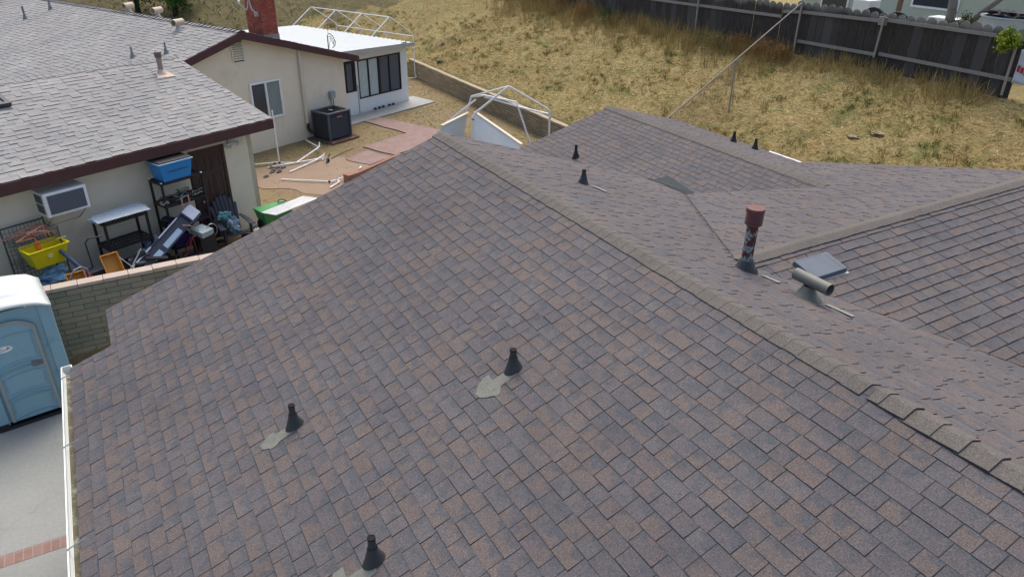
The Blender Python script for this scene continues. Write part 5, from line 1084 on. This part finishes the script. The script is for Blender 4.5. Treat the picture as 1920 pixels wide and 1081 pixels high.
# yard litter
def yard_ok(b, a): 
    p = FN.inverted() @ (FM @ Vector((b, a, 0))); u, v = p.x, p.y
    if 4.6 < u < 9.1 and 1.2 < v < 2.8: return False
    if 7.9 < u < 9.1 and 2.7 < v < 5.1: return False
    if 7.2 < u < 12.2 and 4.9 < v < 13: return False
    if 1.2 < u < 5.0 and -.6 < v < 3.6: return rs.rand() < .12
    if v > 4.9 and u < 7.4: return False
    if -13 < u < 0 and v > 0: return False
    return True
pts = []
while len(pts) < 15000:
    b, a = rs.uniform(3, 14.1), rs.uniform(4.5, 24)
    if yard_ok(b, a) and (rs.rand() < .4 + .6 * (b > 9.5)): pts.append((b, a, .01))
P = np.array(pts); blades('dry_grass', P, lying(len(P), .04, .13, .3), rs.uniform(.006, .014, len(P)), np.clip(.50 + rs.normal(size=len(P)) * .22, 0, 1), M_STRAW, FM, label='dry straw and sparse grass on the back yard soil', cat='grass')
# tall dry weeds in front of the fence
M_WEED = leaf_mat('tall_weeds', [(.07, .09, .03), (.15, .14, .05), (.30, .22, .08), (.42, .31, .12), (.52, .41, .2)])
PP = []; DD = []; CC = []
for _ in range(1500):
    a = rs.uniform(.8, 26); dens = .45 + .6 * mnoise.noise(Vector((a * .8, 2, 0))) + (.35 if a > 7 else 0) + (.25 if a < 4.5 else 0)
    if rs.rand() > dens: continue
    b = BF - .12 - abs(rs.normal()) * (.55 if a < 7 else .8); b = max(b, 18.7); z = hill_z(b, a); hmax = (.42 + .22 * rs.rand()) * (1.15 if a > 7 else .85)
    for _ in range(rs.randint(6, 16)):
        r_ = rs.rand() * .16; t = rs.rand() * 6.28; PP.append((b + r_ * math.cos(t), a + r_ * math.sin(t), z - .02)); h_ = hmax * rs.uniform(.4, 1.1); DD.append((rs.normal() * .13, rs.normal() * .13, h_)); CC.append(np.clip(.62 + rs.normal() * .2 - (.15 if 8 < a < 11 else 0), 0, 1))
blades('tall_weeds', np.array(PP), np.array(DD), rs.uniform(.006, .013, len(PP)), np.array(CC), M_WEED, FM, label='tall dry weeds growing along the foot of the board fence', cat='weeds')
def bush(name, F, c, r, label, cols, n=2500, ls=.05, trunk=0, seed=0, grp=None, cat='bush', wf=.5):
    rr = np.random.RandomState(seed + 20); t = thing(name, label, cat, F, c, 0, grp)
    if trunk:
        m_ = MB(); m_.path([(0, 0, -.2), (.05, .02, trunk * .5), (.0, .08, trunk)], trunk * .07, 8)
        for k in range(7): th = k * .9; m_.path([(0, .05, trunk * .7), (math.cos(th) * r[0] * .4, math.sin(th) * r[1] * .4, trunk + r[2] * .4), (math.cos(th) * r[0] * .75, math.sin(th) * r[1] * .75, trunk + r[2] * (.6 + .3 * (k % 2)))], trunk * .028, 6)
        m_.build('trunk', pm('bark', (.09, .07, .055), .9, .3, 10), t)
    cl = rr.normal(size=(max(10, n // 70), 3)); cl /= np.linalg.norm(cl, axis=1)[:, None]; cl *= rr.uniform(.35, 1, (len(cl), 1)); ci = rr.randint(0, len(cl), n)
    P_ = (cl[ci] + rr.normal(size=(n, 3)) * .17) * np.array(r) + np.array([0, 0, trunk + r[2] * .8]); D_ = rr.normal(size=(n, 3)); D_ /= np.linalg.norm(D_, axis=1)[:, None]; D_ *= rr.uniform(.6, 1.5, (n, 1)) * ls
    cc = np.clip(.5 + rr.normal(size=n) * .18 + (rr.rand(len(cl))[ci] - .5) * .6, 0, 1)
    o_ = blades('foliage', P_, D_, np.full(n, ls * wf), cc, leaf_mat(name + '_leaf', cols), F, kind=None, parent=t); return t
def gz_(b, a): return hill_z(b, a)
BR = [(.06, .04, .02), (.16, .085, .03), (.28, .145, .05), (.33, .21, .08)]
for k, (b, a, s, lab, cols) in enumerate(((20.2, 8.1, .42, 'rusty orange dry bush left of the leaning metal post by the board fence', BR), (20.25, 9.1, .40, 'rusty brown bush, second left of the leaning metal post by the board fence', BR), (20.1, 10.2, .46, 'pale olive weedy bush in front of the board fence rails', [(.06, .07, .02), (.14, .14, .045), (.25, .21, .08), (.34, .27, .12)]), (20.3, 7.3, .34, 'small rusty bush at the foot of the leaning metal post', BR),
        (20.2, 16.3, .5, 'dark green bush at the top of the hill where the board fence leaves the picture', [(.01, .03, .01), (.02, .06, .015), (.04, .10, .03)]), (20.2, 18.2, .6, 'tall brown dry bush left of the dark green bush on the hill crest', BR), (20.3, 20.4, .6, 'brown grey dry bush farthest left on the hill crest', BR))):
    bush('dry_bush', FM, (b, a, gz_(b, a) - .1), (s, s * 1.1, s * .9), lab, cols, 3000, .055, 0, k, 'bushes along the board fence', wf=.16)
bush('leafy_shrub', FM, (20.35, .72, 4.15), (.30, .28, .26), 'bright yellow green shrub hanging over the right end of the fence', [(.03, .09, .01), (.14, .24, .02), (.35, .42, .04), (.4, .2, .06)], 1800, .06, 0, 31)
# stones on the hill
for k, (b, a, z, s, lab) in enumerate(((15.97, 23.6, 1.30, (.22, .10, .05), 'pale flat block lying on the hill above the retaining wall'), (14.75, 21.4, .78, (.16, .12, .06), 'pale block resting just above the retaining wall cap'))):
    mb = MB(); mb.box((-s[0], -s[1], -.02), (s[0], s[1], s[2])); tag(mb.build('concrete_block', M_CONC, F=FM @ Matrix.Translation((b, a, hill_z(b, a) + .02)) @ Matrix.Rotation(R(30 + 40 * k), 4, 'Z') @ Matrix.Rotation(R(15), 4, 'Y'), bev=.01), lab, 'block', 'blocks lying on the hill')
for k, (b, a, lab) in enumerate(((18.1, 2.0, 'grey lump of dug earth in the middle of the hill'), (17.75, 2.35, 'dark lump of dug earth below a grey one on the hill'))):
    mb = MB(); mb.blob((0, 0, 0), (.12, .20, .045), .8, 10, k + 3); tag(mb.build('earth_clod', pm('grey_earth', (.24, .19, .12), .95, .3, 8), F=FM @ Matrix.Translation((b, a, hill_z(b, a) + .01)), smooth=True), lab, 'clod', 'clods of earth on the hill')
# ================================================================== BEYOND THE FENCE
A = thing('house', 'pale green house behind the board fence at the top right', 'house', FM, (29, 0, 3.0))
mb = MB(); mb.box((0, -8, 0), (9, 14, 3.2)); mb.build('wall', pm('pale_green_stucco', (.42, .47, .38), .9, .06, 2), A)
mb = MB(); mb.prism([(-.6, -8.5, 3.2), (-.6, 14.5, 3.2), (4.5, 14.5, 4.8), (4.5, -8.5, 4.8)], (0, 0, .12)); mb.prism([(4.5, -8.5, 4.8), (4.5, 14.5, 4.8), (9.6, 14.5, 3.2), (9.6, -8.5, 3.2)], (0, 0, .12)); mb.build('roof', pm('tan_roof', (.28, .25, .22), .9), A)
for (ya, yb, za, zb_) in ((7.2, 8.9, .95, 2.0), (11.8, 13.0, .2, 2.1), (2.2, 3.6, .95, 2.0)):
    mb = MB(); mb.box((-.05, ya - .08, za - .08), (.0, yb + .08, zb_ + .08)); w_ = mb.build('window', M_WHITE, A); mb = MB(); mb.box((-.06, ya, za), (-.052, yb, zb_)); mb.build('pane', M_GLASS, w_)
mb = MB(); mb.box((26, -6, 3.05), (28.9, 12, 3.09)); o = mb.build('patio', M_CONC, F=FM); o['kind'] = 'structure'
for k, (a, lab) in enumerate(((6.55, 'brown wooden post standing behind the board fence, left of the tree'), (1.9, 'brown wooden post standing behind the board fence at the far right'))):
    mb = MB(); mb.box((-.06, -.06, 0), (.06, .06, 2.7)); tag(mb.build('wooden_post', pm('brown_post', (.26, .15, .09), .8), F=FM @ Matrix.Translation((24.6, a, 3.05))), lab, 'post')
def patio_chair(b, a, rz, label):
    t = thing('patio_chair', label, 'chair', FM, (b, a, 3.05), rz, 'dark patio chairs behind the fence'); m_ = MB(); m_.box((-.3, -.4, .36), (.3, .4, .46)); m_.build('seat', M_BLACK, t, bev=.03)
    m_ = MB(); n = 10; pts = [(-.28, .5 * math.cos(math.pi * i / n), .46 + .62 * math.sin(math.pi * i / n) ** .7 * 1.25) for i in range(n + 1)]; m_.prism(pts, (-.08, 0, .0)); m_.build('backrest', M_BLACK, t, bev=.02)
    for sx in (-1, 1):
        for sy in (-1, 1): m_ = MB(); m_.tube((sx * .26, sy * .36, 0), (sx * .26, sy * .36, .36), .02, 6); m_.build('leg', M_BLACK, t)
    return t
patio_chair(24.0, 5.9, 0, 'larger dark round backed patio chair behind the fence, right of the brown post'); patio_chair(24.4, 7.05, 0, 'smaller dark round backed patio chair behind the fence, left of the brown post')
mb = MB(); mb.box((25.4, 4.9, 3.09), (26.0, 6.0, 4.05)); tag(mb.build('white_cabinet', M_WSTUC, F=FM, bev=.03), 'low white cabinet behind the fence, right of the larger dark patio chair', 'cabinet'); mb = MB(); mb.box((25.4, 8.2, 3.09), (26.0, 8.9, 4.3)); tag(mb.build('white_cabinet', M_WSTUC, F=FM, bev=.03), 'tall white cabinet behind the fence, left of the smaller dark patio chair', 'cabinet')
A = thing('garden_tub', 'white rimmed tub full of dark scraps behind the fence at the right', 'tub', FM, (24.0, 2.75, 3.05))
mb = MB(); mb.lathe([(.30, 0), (.42, .9), (.55, 1.38), (.60, 1.40), (.60, 1.44), (.52, 1.42), (.45, 1.2)], n=24, X=Matrix.Scale(1.25, 4, (0, 1, 0))); mb.build('tub', pm('pale_blue_tub', (.50, .58, .66), .5), A, smooth=True)
mb = MB(); mb.blob((0, 0, 1.45), (.5, .62, .14), .6, 12, 5); mb.build('scraps', M_BLACK, A)
# trees
A = thing('tree', 'grey trunked tree with a leaning limb behind the board fence', 'tree', FM, (24.8, 4.85, 3.0))
M_BARK = pm('pale_bark', (.25, .23, .20), .9, .3, 9, bmp=.6, bsc=20)
mb = MB(); mb.tube((0, 0, 0), (.02, .06, 1.4), .17, 12, r2=.14); mb.tube((.02, .06, 1.4), (.1, .35, 3.2), .14, 12, r2=.10); mb.tube((.05, -.55, 1.0), (.02, -.85, 1.4), .10, 10, r2=.09); mb.tube((.02, -.15, .5), (.05, -.55, 1.0), .11, 10, r2=.10); mb.tube((.02, -.85, 1.4), (.2, -2.0, 2.6), .09, 10, r2=.06); mb.build('trunk', M_BARK, A, smooth=True)
rr = np.random.RandomState(77); n = 6000; cen = rr.normal(size=(60, 3)) * np.array([1.1, 1.5, .55]) + np.array([.1, .1, 3.9]); ci = rr.randint(0, 60, n); P_ = cen[ci] + rr.normal(size=(n, 3)) * .25; D_ = rr.normal(size=(n, 3)) * .06
blades('crown', P_, D_, np.full(n, .05), np.clip(.5 + (rr.rand(60)[ci] - .5) * .8, 0, 1), leaf_mat('olive_leaf', [(.02, .035, .01), (.06, .08, .02), (.13, .13, .05)]), FM, None, parent=A)
bush('leafy_shrub', FM, (24.3, 4.1, 3.0), (.42, .45, .52), 'olive and pink flowering shrub between the two tree limbs behind the fence', [(.03, .04, .015), (.08, .11, .03), (.18, .17, .07), (.30, .20, .14)], 3500, .06, .45, 41, cat='shrub')
def tree(name, b, a, h, r, label, cols, seed, n=9000, ls=.13):
    t = thing(name, label, 'tree', FM, (b, a, hill_z(b, a) - .1)); rr = np.random.RandomState(seed)
    m_ = MB(); m_.tube((0, 0, 0), (.05, .1, h * .45), .16, 10, r2=.11); m_.tube((.05, .1, h * .45), (0, 0, h * .85), .11, 8, r2=.04)
    for k in range(8): th = k * 2.4; m_.tube((.03, .05, h * (.3 + .06 * k)), (math.cos(th) * r * .7, math.sin(th) * r * .7, h * (.5 + .05 * k)), .06, 6, r2=.02)
    m_.build('trunk', pm('dark_bark', (.035, .028, .025), .9, .3), t)
    K = 90; cen = rr.normal(size=(K, 3)); cen /= np.linalg.norm(cen, axis=1)[:, None]; cen *= rr.uniform(.3, 1, (K, 1)) * np.array([r, r, h * .42]); cen[:, 2] += h * .55
    ci = rr.randint(0, K, n); P_ = cen[ci] + rr.normal(size=(n, 3)) * r * .14; D_ = rr.normal(size=(n, 3)); D_ /= np.linalg.norm(D_, axis=1)[:, None]; D_ *= ls
    blades('crown', P_, D_, np.full(n, ls * .6), np.clip(.5 + (rr.rand(K)[ci] - .5) * .9 + rr.normal(size=n) * .1, 0, 1), leaf_mat(name + '_leaf', cols), FM, None, parent=t); return t
GC = [(.008, .022, .008), (.02, .06, .015), (.05, .13, .025), (.08, .18, .04)]
tree('green_tree', 5.9, 37.0, 3.4, 1.35, 'leafy green tree beyond the neighbour ridge, nearest the beige roof vents', GC, 5)
tree('green_tree', 4.15, 38.6, 3.8, 1.1, 'thin green tree with a slender dark trunk beyond the neighbour ridge behind the beige vents', GC, 6, 3500)
